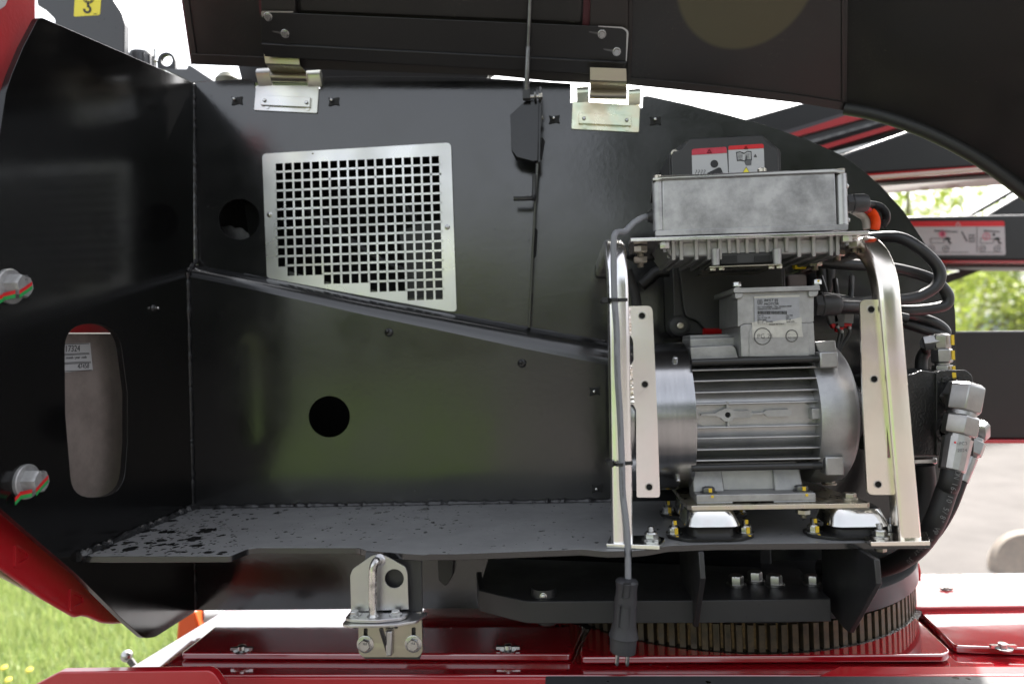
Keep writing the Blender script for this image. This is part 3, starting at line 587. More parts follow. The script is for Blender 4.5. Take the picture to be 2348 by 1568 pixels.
# ================================================================== HOOD (open, seen from inside)
HP = P(1000, 172, -.03); hn = Vector((0, -math.cos(R_(38)), -math.sin(R_(38)))); hup = Vector((0, -math.sin(R_(38)), math.cos(R_(38))))
HK = PL(1941, 256, HP, hn); sdv = (PL(1944, -20, HP, hn) - HK).normalized(); hn2 = Matrix.Rotation(R_(40), 3, sdv) @ hn
if hn2.x > 0: hn2 = Matrix.Rotation(R_(-40), 3, sdv) @ hn
def H1(x, y, off=0): return PL(x, y, HP + hn * off, hn)
def H2(x, y, off=0): return PL(x, y, HK + hn2 * off, hn2)
hood = thing('engine_hood', 'open black engine hood seen from inside, tilted up above the compartment', 'hood', H1(1000, 150))
def hoodreflection(m):      # round olive reflection painted into the shell's colour, in the shell's own plane
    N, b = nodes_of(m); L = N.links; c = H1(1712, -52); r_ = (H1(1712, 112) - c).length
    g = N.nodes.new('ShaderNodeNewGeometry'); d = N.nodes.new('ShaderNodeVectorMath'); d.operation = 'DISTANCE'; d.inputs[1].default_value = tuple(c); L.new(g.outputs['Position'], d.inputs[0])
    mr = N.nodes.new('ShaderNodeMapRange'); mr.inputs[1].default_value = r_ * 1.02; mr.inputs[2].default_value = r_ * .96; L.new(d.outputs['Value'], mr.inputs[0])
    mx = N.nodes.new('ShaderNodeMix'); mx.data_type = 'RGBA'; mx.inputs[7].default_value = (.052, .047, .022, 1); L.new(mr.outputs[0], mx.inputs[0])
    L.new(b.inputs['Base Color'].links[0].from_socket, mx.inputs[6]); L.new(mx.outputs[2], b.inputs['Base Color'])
hoodreflection(M['hood'])
def scratch(m, sc, amt):   # fine light scratches
    N, b = nodes_of(m); L = N.links; g = N.nodes.new('ShaderNodeNewGeometry'); nz = N.nodes.new('ShaderNodeTexNoise'); nz.inputs['Scale'].default_value = sc; nz.inputs['Detail'].default_value = 1; nz.inputs['Distortion'].default_value = 3
    L.new(g.outputs['Position'], nz.inputs[0]); s = N.nodes.new('ShaderNodeMath'); s.operation = 'SUBTRACT'; L.new(nz.outputs[0], s.inputs[0]); s.inputs[1].default_value = .5
    a = N.nodes.new('ShaderNodeMath'); a.operation = 'ABSOLUTE'; L.new(s.outputs[0], a.inputs[0]); mr = N.nodes.new('ShaderNodeMapRange'); mr.inputs[1].default_value = .004; mr.inputs[2].default_value = .0; L.new(a.outputs[0], mr.inputs[0])
    n2 = N.nodes.new('ShaderNodeTexNoise'); n2.inputs['Scale'].default_value = 7; n2.inputs['Detail'].default_value = 4; L.new(g.outputs['Position'], n2.inputs[0]); m2 = N.nodes.new('ShaderNodeMapRange'); m2.inputs[1].default_value = .52; m2.inputs[2].default_value = .66; m2.inputs[4].default_value = amt; L.new(n2.outputs[0], m2.inputs[0])
    mu = N.nodes.new('ShaderNodeMath'); mu.operation = 'MULTIPLY'; L.new(mr.outputs[0], mu.inputs[0]); L.new(m2.outputs[0], mu.inputs[1])
    mx = N.nodes.new('ShaderNodeMix'); mx.data_type = 'RGBA'; mx.inputs[7].default_value = (.13, .12, .09, 1); L.new(mu.outputs[0], mx.inputs[0])
    if b.inputs['Base Color'].is_linked: L.new(b.inputs['Base Color'].links[0].from_socket, mx.inputs[6])
    else: mx.inputs[6].default_value = b.inputs['Base Color'].default_value
    L.new(mx.outputs[2], b.inputs['Base Color'])
scratch(M['hood'], 45, 1.0)
scratch(M['panel'], 26, .22)
scratch(M['plate'], 30, .15)
sm_b = HK; sm_tt = HK + sdv * 1.0
main = [(415, -20), (428, 70), (440, 148), (538, 152), (700, 158), (1135, 174), (1260, 187), (1441, 195), (1673, 219), (1840, 238)]
t0 = H1(415, -20)
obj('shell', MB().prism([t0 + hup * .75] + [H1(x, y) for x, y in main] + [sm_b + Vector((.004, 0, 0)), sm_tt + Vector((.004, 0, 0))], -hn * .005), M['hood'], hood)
side2 = [(2054, 290), (2161, 334), (2267, 393), (2348, 452), (2420, 520), (2490, 640)]
e2 = [H2(x, y) for x, y in side2]; far = H2(2700, 300)
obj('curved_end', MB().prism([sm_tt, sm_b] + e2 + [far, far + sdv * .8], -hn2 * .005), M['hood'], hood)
# lips and joints
obj('lower_lip', MB().prism([H1(x, y, .006) for x, y in [(437, 124), (600, 131), (1135, 158), (1441, 176), (1441, 195), (1260, 187), (1135, 174), (700, 158), (538, 152), (440, 148)]], -hn * .006), M['hoodlip'], hood, bevel=.001)
obj('lower_lip', MB().prism([H1(x, y, .006) for x, y in [(1443, 178), (1673, 200), (1840, 220), (1930, 234), (1940, 255), (1840, 238), (1673, 219), (1443, 195)]], -hn * .006), M['hoodlip'], hood, bevel=.001)
obj('left_lip', MB().prism([H1(x, y, .004) for x, y in [(417, -20), (429, -20), (453, 146), (441, 148)]], -hn * .004), M['hoodlip'], hood, bevel=.001)
obj('red_edge', MB().prism([H1(x, y, .002) for x, y in [(413, -20), (417, -20), (441, 149), (438, 149)]], -hn * .009), M['deadred'], hood)
obj('joint_strip', MB().prism([H1(x, y, .004) for x, y in [(1930, -20), (1937, -20), (1937, 235), (1931, 232)]], -hn * .004), M['hoodlip'], hood, bevel=.001)
obj('joint_strip', MB().prism([H1(x, y, .008) for x, y in [(1441, -20), (1452, -20), (1447, 195), (1437, 195)]], -hn * .008), M['hoodlip'], hood, bevel=.002)
# inner stiffeners under the rail
obj('stiffener', MB().prism([H1(x, y, .02) for x, y in [(597, -20), (676, -20), (678, 40), (600, 40)]], -hn * .02), M['hoodlip'], hood, bevel=.001)
obj('stiffener', MB().prism([H1(x, y, .02) for x, y in [(1355, -20), (1441, -20), (1440, 80), (1352, 80)]], -hn * .02), M['hoodlip'], hood, bevel=.001)
obj('red_strip', MB().prism([H1(x, y, .008) for x, y in [(1339, -20), (1356, -20), (1352, 70), (1335, 70)]], -hn * .006), M['deadred'], hood)
obj('red_strip', MB().prism([H1(x, y, .012) for x, y in [(591, -20), (598, -20), (600, 35), (596, 35)]], -hn * .01), M['deadred'], hood)
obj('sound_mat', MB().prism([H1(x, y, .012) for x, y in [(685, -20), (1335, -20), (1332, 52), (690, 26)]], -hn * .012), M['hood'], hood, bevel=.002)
# rubber seal along the curved edge
mb = MB(); mb.tube([H2(x, y, .004) for x, y in [(1939, 250), (2000, 261), (2054, 277), (2110, 297), (2161, 320), (2215, 348), (2267, 380), (2310, 411), (2348, 440), (2400, 486)]], .016, 14); obj('edge_seal', mb, M['rubber'], hood)
# hinge rail
RO = .034
rail = thing('hinge_rail', 'long black folded steel rail bolted to the inside of the hood', 'rail', H1(1000, 110, RO))
rl = rp([(597, 28, 14), (1441, 64, 16), (1436, 141), (600, 98)], 0, 5)
obj('web', MB().prism([H1(x, y, RO) for x, y in rl], -hn * .004), M['rail'], rail, bevel=.0008)
e0, e1 = H1(600, 98, RO), H1(1436, 141, RO)
fl = Vector((0, -.004, -.010)); fl2 = Vector((0, .020, -.020))
mb = MB(); mb.loft([[e0, e1, e1 + Vector((-.004, .004, .001)), e0 + Vector((.004, .004, .001))], [e0 + fl * .5, e1 + fl * .5, e1 + fl * .5 + Vector((0, .005, 0)), e0 + fl * .5 + Vector((0, .005, 0))],
                    [e0 + fl * .8 + fl2, e1 + fl * .8 + fl2 + Vector((-.02, 0, 0)), e1 + fl * .8 + fl2 + Vector((-.02, .004, .003)), e0 + fl * .8 + fl2 + Vector((0, .004, .003))]])
obj('flange', mb, M['rail'], rail, bevel=.0008)
mb = MB(); mb.prism([H1(x, y, RO + .0002) for x, y in rp([(597, 26, 12), (672, 27), (672, 29.5), (612, 29, 10), (601, 40)], 0)], -hn * .003); obj('worn_edge', mb, M['zincgrille'], rail)
mb = MB(); mb.prism([H1(x, y, RO + .0002) for x, y in rp([(1372, 60), (1430, 63, 8), (1441.5, 72, 6), (1437, 141), (1435, 141), (1437, 74, 4), (1428, 66, 6), (1372, 62)], 0)], -hn * .003); obj('worn_edge', mb, M['zincgrille'], rail)
RB = hexmesh('bolt', .0085, .007, .0105, .002, M['steel'])
for (x, y, sl) in [(615, 39, 0), (654, 78, -1), (1380, 79, -1), (1414, 119, -1)]:
    inst('bolt', RB, H1(x, y, RO), hn, rail, .3)
    if sl: obj('slot', MB().prism([H1(a, b, RO + .0006) for a, b in rp([(x - 30, y - 7), (x - 8, y - 4), (x - 8, y + 1), (x - 30, y - 4)], 2)], -hn * .0008), M['darksteel'], rail)

# ================================================================== GAS STRUT and its bracket
gs = thing('gas_strut', 'thin chrome gas strut standing from the black bracket up to the hood', 'strut', P(1207, 225, -.1))
g0 = P(1207, 214, -.09); g1 = P(1217, -40, -.16); gm = g0 + (g1 - g0) * .42
obj('cylinder', MB().lathe(g0, g1 - g0, [(.0, .0065), ((gm - g0).length, .0065), ((gm - g0).length + .002, .0055)], 16), M['darksteel'], gs)
obj('piston_rod', MB().cyl(gm, g1, .0048, 14), M['darksteel'], gs)
mb = MB(); c = P(1207, 216, -.09); mb.box(c - Vector((.009, .008, .014)), c + Vector((.009, .008, .010))); mb.cyl(c + Vector((0, 0, .008)), c + Vector((0, 0, .03)), .008, 12); obj('end_fitting', mb, M['blackpart'], gs, bevel=.001)
c = P(1231, 222, -.085); mb = MB(); mb.cyl(c - Vector((.02, 0, 0)), c + Vector((.014, 0, 0)), .005, 10); obj('ball_stud', mb, M['steel'], gs)
inst('nut', hexmesh('nut', .009, .008, 0, 0, M['brass']), P(1236, 222, -.085), (1, 0, 0), gs)
mb = MB(); c = P(1225, 220, -.085); mb.cyl(c, c + Vector((.005, 0, 0)), .014, 18); obj('washer', mb, M['darksteel'], gs)
sb = thing('strut_bracket', 'black sheet steel bracket box below the gas strut end', 'bracket', P(1205, 365, -.07))
YK = -.075
obj('face', MB().prism(LP([(1170, 264), (1206, 231), (1236, 231), (1233, 368), (1222, 370), (1185, 360), (1173, 345)], YK), (0, .003, 0)), M['plate'], sb, bevel=.0008)
mb = MB(); mb.prism([P(1173, 345, YK), P(1233, 346, YK), P(1233, 372, YK + .03), P(1183, 366, YK + .03)], (0, .004, -.002)); obj('lower_flange', mb, M['panel'], sb, bevel=.0006)
x_ = P(1236, 230, YK).x; mb = MB(); mb.prism([P(1236, 228, YK), P(1234, 372, YK), P(1233, 372, YK) + Vector((0, .07, 0)), P(1236, 214, YK) + Vector((0, .07, 0))], (.005, 0, 0)); obj('side_flange', mb, M['plate'], sb, bevel=.0006)
inst('screw', SCREW, P(1241, 271, YK + .03), (1, -.4, 0), sb)

# ================================================================== things above the turret: lifting lug, filler cap, eye, gusset, dome
lug = thing('lifting_lug', 'dark grey lifting lug plate with a yellow hook sticker behind the side plate', 'lifting lug', P(180, 120, .12))
YL = .12
obj('plate', MB().prism(LP(rp([(75, -80), (245, -80), (258, 0), (277, 28), (285, 55), (284, 160), (125, 160), (125, 44), (103, 22), (85, 12)], 4), YL), (0, .025, 0)), M['liftlug'], lug, bevel=.004)
dl = obj('hook_sticker', MB().prism(LP(rp([(173, -32), (234, -34), (229, 35), (169, 39)], 4), YL - .0006), (0, .0006, 0)), M['labelyellow'], lug)
def arc(cx, cy, r, a0, a1, wd, n=14):
    A = [(cx + (r + wd / 2) * math.cos(R_(a0 + (a1 - a0) * i / n)), cy + (r + wd / 2) * math.sin(R_(a0 + (a1 - a0) * i / n))) for i in range(n + 1)]
    B = [(cx + (r - wd / 2) * math.cos(R_(a0 + (a1 - a0) * i / n)), cy + (r - wd / 2) * math.sin(R_(a0 + (a1 - a0) * i / n))) for i in range(n + 1)]
    return A + B[::-1]
ik = lambda nm, loop, par, Y, mat: obj(nm, MB().prism(LP(loop, Y - .0009), (0, .0004, 0)), mat, par, smooth_=False)
ik('hook_symbol', arc(200, 22, 7, -70, 190, 5), dl, YL - .0006, M['ink']); ik('hook_symbol', [(199, 6), (204, 6), (204.5, 16), (199.5, 18)], dl, YL - .0006, M['ink'])
ik('hook_symbol', arc(203, -4, 12, 0, 360, 2, 30), dl, YL - .0006, M['ink']); ik('hook_symbol', [(196, -12), (198, -12), (198, 3), (208, 3), (208, -12), (210, -12), (210, 5), (196, 5)], dl, YL - .0006, M['ink'])
text('sticker_code', '#93401', M['ink'], dl, P(214, 34, YL - .0009), (1, 0, .0), (0, 0, 1), .004)
cap = thing('filler_cap', 'ribbed dark grey filler cap behind the slanted plate edge', 'cap', P(325, 160, .2))
c = P(326, 165, .2); mb = MB(); prof_ = [(0, .036), (.045, .036), (.055, .032), (.058, .02)]; mb.lathe(c, (0, 0, 1), prof_, 24)
obj('cap_body', mb, M['liftlug'], cap, bevel=.001)
for k in range(14):
    a = k * 2 * math.pi / 14; mb = MB(); q = c + Vector((.036 * math.cos(a), .036 * math.sin(a), .0)); mb.cyl(q, q + Vector((0, 0, .044)), .0035, 6); obj('grip_rib', mb, M['liftlug'], cap)
c2 = P(356, 140, .18); mb = MB(); mb.cyl(c2, c2 + Vector((0, 0, .035)), .004, 8); mb.sphere(c2, .006); obj('catch', mb, M['steel'], cap)
eye = obj('lashing_eye', MB().prism(LP(circ(381, 140, 20, 28)[14:] + [(401.5, 141), (402, 160), (361, 160), (360, 140)], .1), (0, .012, 0), [LP(circ(382, 139, 13, 24), .1)]), M['plate'], bevel=.002, label='small black lashing eye plate standing on the slanted plate edge', cat='lashing eye')
gu = obj('corner_gusset', MB().prism(LP([(372, 158), (428, 158), (430, 151), (436, 150), (492, 187), (440, 191)], .06), (0, .02, 0)), M['panel'], bevel=.002, label='small black triangular gusset where the side plate meets the back panel', cat='gusset')
c = P(523, 200, .1); mb = MB(); mb.lathe(c - Vector((0, 0, .01)), (0, 0, 1), [(0, .034), (.03, .034), (.045, .022), (.049, .008)], 22)
obj('work_lamp_dome', mb, mk('olive_dome', (.10, .10, .065), .4), label='olive rounded dome peeking over the back panel left of the left hinge', cat='dome')
bl = obj('blanking_plate', MB().prism(LP([(540, 40), (1300, 60), (1120, 172), (1110, 195), (556, 190), (546, 150)], .05), (0, .03, 0)), M['boomdark'], label='black blanking strip between hood and back panel, raised unseen behind the hood to block sky', cat='plate')  # upper part added out of view, keeps mirrored sky off the side plate
# ================================================================== HOUSING (black plastic box on the back panel)
YH = -.17
hb = thing('control_housing', 'black moulded plastic housing with two warning stickers behind the silver controller', 'housing', P(1660, 770, YH))
hl = rp([(1580, 318, 10), (1752, 309, 10), (1757, 322, 8), (1772, 335, 8), (1785, 338, 8), (1800, 755), (1620, 762), (1600, 735, 20), (1572, 728, 12), (1566, 700), (1545, 500), (1538, 358, 6), (1545, 347, 8), (1560, 345, 8), (1574, 325, 8)], 0)
obj('lid', MB().prism(LP(hl, YH), (0, .02, 0)), M['plastic'], hb, bevel=.004, seg=3)
hl2 = [(1533 + 0, 352), (1548, 342), (1575, 322), (1752, 314), (1790, 342), (1806, 760), (1560, 770), (1545, 755)]
obj('base', MB().prism(LP(rp(hl2, 8), YH + .022), (0, .14, 0)), M['plastic'], hb, bevel=.004)
c = P(1560, 747, YH); mb = MB(); mb.lathe(c + Vector((0, .03, 0)), (0, -1, 0), [(0, .026), (.03, .024), (.033, .019), (.033, .012)], 20); obj('screw_boss', mb, M['plastic'], hb)
SOC = MB(); SOC.lathe((0, 0, 0), (0, 0, 1), [(0, .0085), (.006, .0085), (.007, .007), (.007, .0042), (.003, .004)], 18); SOC = finish_mesh('screw', SOC.v, SOC.f, M['brass'])
inst('screw', SOC, c + Vector((0, -.002, 0)), (0, -1, 0), hb); inst('screw', SOC, P(1546, 353, YH + .012), (0, -1, 0), hb)
def sticker(nm, corners, r=5):
    return obj(nm, MB().prism(LP(rp(corners, r), YH - .0008), (0, .0008, 0)), M['white'], hb)
L1 = sticker('warning_sticker', [(1586, 342), (1666, 337), (1671, 420), (1588, 424)]); L2 = sticker('warning_sticker', [(1670, 335), (1751, 330), (1754, 418), (1672, 420)])
ik('red_header', rp([(1586, 342, 5), (1666, 337, 5), (1666.5, 351), (1586.5, 356)]), L1, YH - .0008, M['labelpink']); ik('red_header', rp([(1670, 335, 5), (1751, 330, 5), (1751.5, 340), (1670.5, 344)]), L2, YH - .0008, M['labelred'])
ik2 = lambda nm, loop, par, mat=None: obj(nm, MB().prism(LP(loop, YH - .0016), (0, .0004, 0)), mat or M['ink'], par, smooth_=False)
def tri(cx, cy, s, par, wd=1.6, mat=None):
    mb = MB(); o_ = [(cx, cy - s), (cx + s, cy + s * .75), (cx - s, cy + s * .75)]; i_ = [(cx, cy - s + wd * 1.8), (cx + s - wd * 1.6, cy + s * .75 - wd), (cx - s + wd * 1.6, cy + s * .75 - wd)]
    mb.prism(LP(o_, YH - .0017), (0, .0004, 0), [LP(i_, YH - .0017)]); mb.prism(LP([(cx - .7, cy - s * .25), (cx + .7, cy - s * .25), (cx + .4, cy + s * .45), (cx - .4, cy + s * .45)], YH - .0017), (0, .0004, 0)); obj('warning_triangle', mb, mat or M['ink'], par, smooth_=False)
tri(1626.5, 347.5, 6, L1); tri(1710.5, 339, 5, L2)
ik2('person_symbol', circ(1638, 376, 9, 22), L1); ik2('person_symbol', rp([(1622, 397), (1648, 384, 3), (1653, 385, 2), (1661, 406), (1640, 406), (1640, 400), (1624, 404, 3)], 1), L1)
for k in range(4):
    x = 1596 + k * 6.5; mb = MB(); pts_ = [(x + 1.6 * math.sin(t * 1.15), 389 + 2.2 * t) for t in range(9)]
    mb.prism(LP([(a - .6, b) for a, b in pts_] + [(a + .6, b) for a, b in pts_[::-1]], YH - .0016), (0, .0004, 0)); obj('heat_wave', mb, M['ink'], L1, smooth_=False)
bk = [(1688, 349), (1697, 347.5), (1706, 351), (1714, 346.5), (1723, 347), (1724, 368), (1714, 367), (1707, 370.5), (1699, 369), (1690, 370)]
bi = [(1690, 351), (1697, 349.5), (1706, 353.5), (1714, 348.5), (1721.5, 349), (1722, 366), (1714, 365), (1707, 368.5), (1699, 367), (1691.5, 368)]
mb = MB(); mb.prism(LP(bk, YH - .0016), (0, .0004, 0), [LP(bi, YH - .0016)])
for r_ in range(5):
    y = 353 + r_ * 3; mb.prism(LP([(1692, y), (1703, y + .8), (1703, y + 1.6), (1692, y + .8)], YH - .0016), (0, .0004, 0)); mb.prism(LP([(1709, y + 1.2), (1719, y - .6), (1719, y + .2), (1709, y + 2)], YH - .0016), (0, .0004, 0))
obj('manual_symbol', mb, M['ink'], L2, smooth_=False)
ik2('hand_symbol', rp([(1710, 358, 1), (1713, 358, 1), (1713.5, 365), (1723, 367, 2), (1723, 379, 3), (1710, 380, 4), (1707, 371)], 1), L2, M['inkgrey'])
tri(1732, 357.5, 4, L2, 1.2)
mb = MB(); mb.prism(LP([(1711, 384), (1722, 402), (1700, 402)], YH - .0015), (0, .0004, 0)); obj('yellow_triangle', mb, M['labelyellow'], L2, smooth_=False)
mb = MB(); mb.prism(LP([(1711, 382), (1725, 406), (1697, 406)], YH - .0011), (0, .0003, 0)); obj('warning_triangle', mb, M['ink'], L2, smooth_=False)

# ================================================================== SUPPORT FRAME (zinc plated tube)
YF = -.475                                          # front face of the legs
frm = thing('support_frame', 'zinc plated square tube frame with bolt plates around the electric motor', 'frame', P(1760, 1240, YF))
TW = .040; hw = TW / 2
def rprof(hw_, r=.008):
    o_ = []
    for sx, sy in ((1, 1), (-1, 1), (-1, -1), (1, -1)):
        a0 = {(1, 1): 0, (-1, 1): 90, (-1, -1): 180, (1, -1): 270}[(sx, sy)]
        for k in range(4): a = R_(a0 + 30 * k); o_.append((sx * (hw_ - r) + r * math.cos(a), sy * (hw_ - r) + r * math.sin(a)))
    return o_
def leg(xt, yt, xb, yb, mat, rad=.085, back=.34, drop=0.0):
    top_ = P(xt, yt, YF); bot = P(xb, yb, YF); yc = YF + hw
    ztop = top_.z - hw; b3 = Vector((bot.x, yc, ZS + .006)); t3 = Vector((top_.x, yc, ztop - rad))
    path = [b3] + [b3 + (t3 - b3) * k / 4 for k in range(1, 5)]
    for k in range(1, 11):
        a = k / 10 * math.pi / 2; path.append(Vector((top_.x, yc + rad * (1 - math.cos(a)), ztop - rad + rad * math.sin(a))))
    path.append(Vector((top_.x, yc + rad + back, ztop)))
    mb = MB(); mb.sweep(path, rprof(hw), up=(0, 1, 0)); return obj('leg', mb, mat, frm, ang=50)
leg(1414, 530, 1428, 1235, M['zinc'], .085); leg(2036, 516, 2090, 1225, M['zincwarm'], .12)
def bplate(outl, holes, mat, Y):
    o_ = obj('bolt_plate', MB().prism(LP(outl, Y), (0, .005, 0), [LP(circ(x, y, 7.5, 20), Y) for x, y in holes]), mat, frm, bevel=.0006)
    for x, y in holes:
        c = P(x, y, Y); mb = MB(); mb.lathe(c + Vector((0, -.0012, 0)), (0, 1, 0), [(0, .0058), (0, .0075), (.0012, .0078), (.012, .0075), (.012, .0058)], 20, caps=False); mb.loft([[c + Vector((.0058 * math.cos(t), yy, .0058 * math.sin(t))) for t in [k * math.pi / 10 for k in range(20)]] for yy in (-.0012, .012)], caps=False)
        obj('rivet_nut', mb, M['steel'], o_); obj('nut_bore', MB().lathe(c + Vector((0, .006, 0)), (0, 1, 0), [(0, .0057), (.004, .0057)], 16), M['void'], o_)
bplate(rp([(1438, 702), (1496, 701, 14), (1507, 950), (1513, 1125), (1513, 1140, 10), (1460, 1140, 4), (1459, 1075), (1459, 940), (1452, 927), (1443, 927), (1440, 836), (1448, 836, 5), (1453, 826), (1452, 780, 8), (1446, 770), (1438, 770)], 1), [(1472, 724), (1478.5, 881), (1488.5, 1116)], M['zinc'], YF + .016)
bplate(rp([(1972, 687, 14), (2036, 687), (2037, 757), (2028, 758, 4), (2024, 770), (2026, 812, 8), (2036, 822), (2040, 822), (2042, 918), (2034, 922, 6), (2032, 935), (2035, 1050), (2052, 1050), (2054, 1134), (1989, 1134, 14), (1978, 900)], 1), [(1997, 709.5), (2004, 869), (2013, 1110)], M['zincwarm'], YF + .016)
for (xa, ya, xb, yb) in [(1441, 704, 1444, 768), (1446, 838, 1450, 924), (2037, 692, 2040, 755), (2043, 825, 2046, 915), (2054, 1055, 2056, 1130)]:
    obj('weld_bead', bead(line(P(xa, ya, YF + .014), P(xb, yb, YF + .014), 12), .004, 3, .4, xa), M['zincwarm'], frm)
NUT = hexmesh('nut', .0135, .011, .0175, .002, M['steel'], .010, dome=1)
for pts_, nx, ny, mat in [([(1390, 1246), (1400, 1228), (1500, 1226), (1524, 1232), (1524, 1238), (1512, 1250)], 1493, 1235, M['zinc']), ([(1997, 1242), (1982, 1231), (1990, 1222), (2125, 1218), (2132, 1240)], 2017, 1229, M['zincwarm'])]:
    fp = obj('foot_plate', MB().prism([PZ(x, y, ZS + .0085) for x, y in pts_], (0, 0, -.008)), mat, frm, bevel=.0008)
    inst('nut', NUT, PZ(nx, ny, ZS + .009), (0, 0, 1), frm, .2)
c = P(2019, 1259, YF + .03); inst('bolt', hexmesh('bolt', .011, .008, 0, 0, M['brass']), Vector((c.x, c.y, ZS - .0125)), (0, 0, -1), frm)
# saddle plates under the controller
YC = -.455
cpl = obj('saddle_plate', MB().prism([PZ(1452, 552, P(1700, 545, YC).z) for _ in (0,)] * 0 + [P(1446, 546, YC), P(1993, 529, YC), P(1993, 529, YC) + Vector((0, .05, 0)), P(1975, 529, YC) + Vector((0, .24, 0)), P(1470, 546, YC) + Vector((0, .24, 0)), P(1446, 546, YC) + Vector((0, .05, 0))], (0, 0, -.007)), M['zinc'], frm, bevel=.001)

# ================================================================== CONTROLLER (inverter)
ctl = thing('motor_controller', 'silver cast aluminium motor controller box with cooling fins on top of the frame', 'controller', P(1720, 535, -.3))
def zline(x, xa, ya, xb, yb): return ya + (yb - ya) * (x - xa) / (xb - xa)
YI = -.44
bb = [(1499, 410), (1936, 394), (1941, 527), (1503, 541)]
fl_ = LP(bb, YI); bk_ = [P(1524, 410, YI) + Vector((0, .2, 0)), P(1934, 394, YI) + Vector((0, .2, 0)), P(1938, 527, YI) + Vector((0, .2, 0)), P(1526, 541, YI) + Vector((0, .2, 0))]
inner_f = LP([(1518, 412), (1915, 396), (1920, 528), (1520, 541)], YI)
mb = MB(); mb.loft([inner_f, [P(1530, 411, YI) + Vector((0, .2, 0)), P(1926, 396, YI) + Vector((0, .2, 0)), P(1930, 528, YI) + Vector((0, .2, 0)), P(1533, 541, YI) + Vector((0, .2, 0))]])
box_o = obj('case', mb, M['castbox'], ctl, bevel=.003, seg=3)
for (xa, ya, yb, dx) in [(1508, 415, 530, 0), (1927, 400, 516, 0)]:
    p0 = P(xa, ya, YI + .012); p1 = P(xa + 3.5, yb, YI + .012); d_ = p1 - p0
    obj('corner_post', MB().lathe(p0, d_, [(0, .0112), (d_.length, .0115)], 18), M['castbox'] if xa < 1700 else M['motor'], ctl)
    inst('screw', SOC, P(xa, ya - 4, YI + .012), (0, 0, 1), ctl); 
    c = P(xa + 4, yb + 2, YI + .008); mb = MB(); mb.cyl(c, c + Vector((0, 0, -.007)), .006, 10); obj('screw', mb, M['steel'], ctl)
lidp = rp([(1497, 414), (1507, 413), (1519, 408), (1914, 393), (1926, 396), (1937, 396)], 0)
mb = MB(); ft = LP(lidp, YI - .002); bt = [p + Vector((0, .2, 0)) for p in LP([(1520, 414), (1925, 398)], YI)]
mb.prism(ft + [bt[1], bt[0]], (0, 0, .005)); obj('lid', mb, M['zincgrille'], ctl, bevel=.0008)
mb = MB(); mb.prism([p + Vector((0, .004, 0)) for p in ft] + [bt[1], bt[0]], (0, 0, -.0025)); obj('gasket', mb, M['rubber'], ctl)
for x, y in [(1747, 398), (1986 - 250, 397)][:1]: inst('screw', SOC, P(x, y - 3, YI + .05), (0, 0, 1), ctl)
mb = MB(); mb.prism(LP([(1503, 529), (1945, 514), (1945, 527), (1503, 541)], YI - .004), (0, .01, 0)); obj('machined_edge', mb, M['castbox'], ctl, bevel=.001)
# cooling fins under the plate
fx = [1543, 1561, 1596, 1625, 1650, 1672, 1692, 1713, 1736, 1759, 1779, 1804, 1832, 1866, 1906, 1921]
YN = -.43
for i, x in enumerate(fx):
    yt = zline(x, 1446, 556, 1993, 540); u = (x - 1735) / 190; Yf = YN + .022 * (u * u) * 0
    yb = yt + (46 if abs(u) > .42 else 32) - 3 * abs(u); a = P(x - 4, yt, Yf); b = P(x + 5, yt, Yf); z1 = P(x, yb, Yf).z; dp = .2
    xm = P(1735, 560, Yf).x; k = .88
    pts3 = [Vector((a.x, Yf, a.z)), Vector((a.x + .001, Yf + .006, z1)), Vector((a.x + .001 + (xm - a.x) * .0, Yf + dp, z1)), Vector((a.x, Yf + dp, a.z))]
    obj('fin', MB().prism(pts3, (b.x - a.x, 0, 0)), M['cast'], ctl, bevel=.0015)
q0, q1 = P(1515, 556, YN + .01), P(1925, 545, YN + .01)
mb = MB(); mb.prism([Vector((q0.x, YN + .01, q0.z)), Vector((q1.x, YN + .01, q1.z)), Vector((q1.x - .005, YN + .01, q1.z - .030)), Vector((q0.x + .02, YN + .01, q0.z - .03))], (0, .19, 0)); obj('fin_base', mb, M['cast'], ctl, bevel=.004)
for k in range(9):
    Yk = YN + .03 + k * .018; p0 = P(1530 + 4 * k, 590 + 2 * k, Yk); p1 = P(1900 - 9 * k, 578 + 4 * k, Yk)
    xl_, xr_ = P(1632, 590, Yk).x, P(1792, 590, Yk).x
    for a_x, b_x in ((p0.x, xl_), (xr_, p1.x)): mb = MB(); mb.box((a_x, Yk, p0.z - .002), (b_x, Yk + .006, p0.z + .018)); obj('fin', mb, M['cast'], ctl, bevel=.001)
# fan and finger guard underneath
YA = -.40
obj('fan_housing', MB().prism(LP([(1648, 580), (1774, 576), (1776, 603), (1650, 607)], YA - .022), (0, .15, 0)), M['plastic'], ctl, bevel=.003)
for x0_, x1_ in [(1656, 1690), (1730, 1766)]:
    obj('fan_opening', MB().prism(LP([(x0_, 587), (x1_, 585), (x1_, 600), (x0_, 602)], YA - .0235), (0, .004, 0)), M['void'], ctl)
for x in (1640, 1781):
    p = P(x, 572, YA - .03); mb = MB(); mb.lathe(p, (0, 0, -1), [(0, .009), (.031, .0075)], 14); obj('post', mb, M['cast'], ctl)
zg = P(1700, 611, YA).z
g0, g1 = P(1627, 611, YA - .042), P(1793, 605, YA - .042)
mb = MB(); mb.prism([Vector((g0.x, YA - .042, g0.z)), Vector((g1.x, YA - .042, g1.z)), Vector((g1.x - .006, YA + .13, g1.z)), Vector((g0.x + .006, YA + .13, g0.z))], (0, 0, -.002)); gd = obj('finger_guard', mb, M['brass'], ctl)
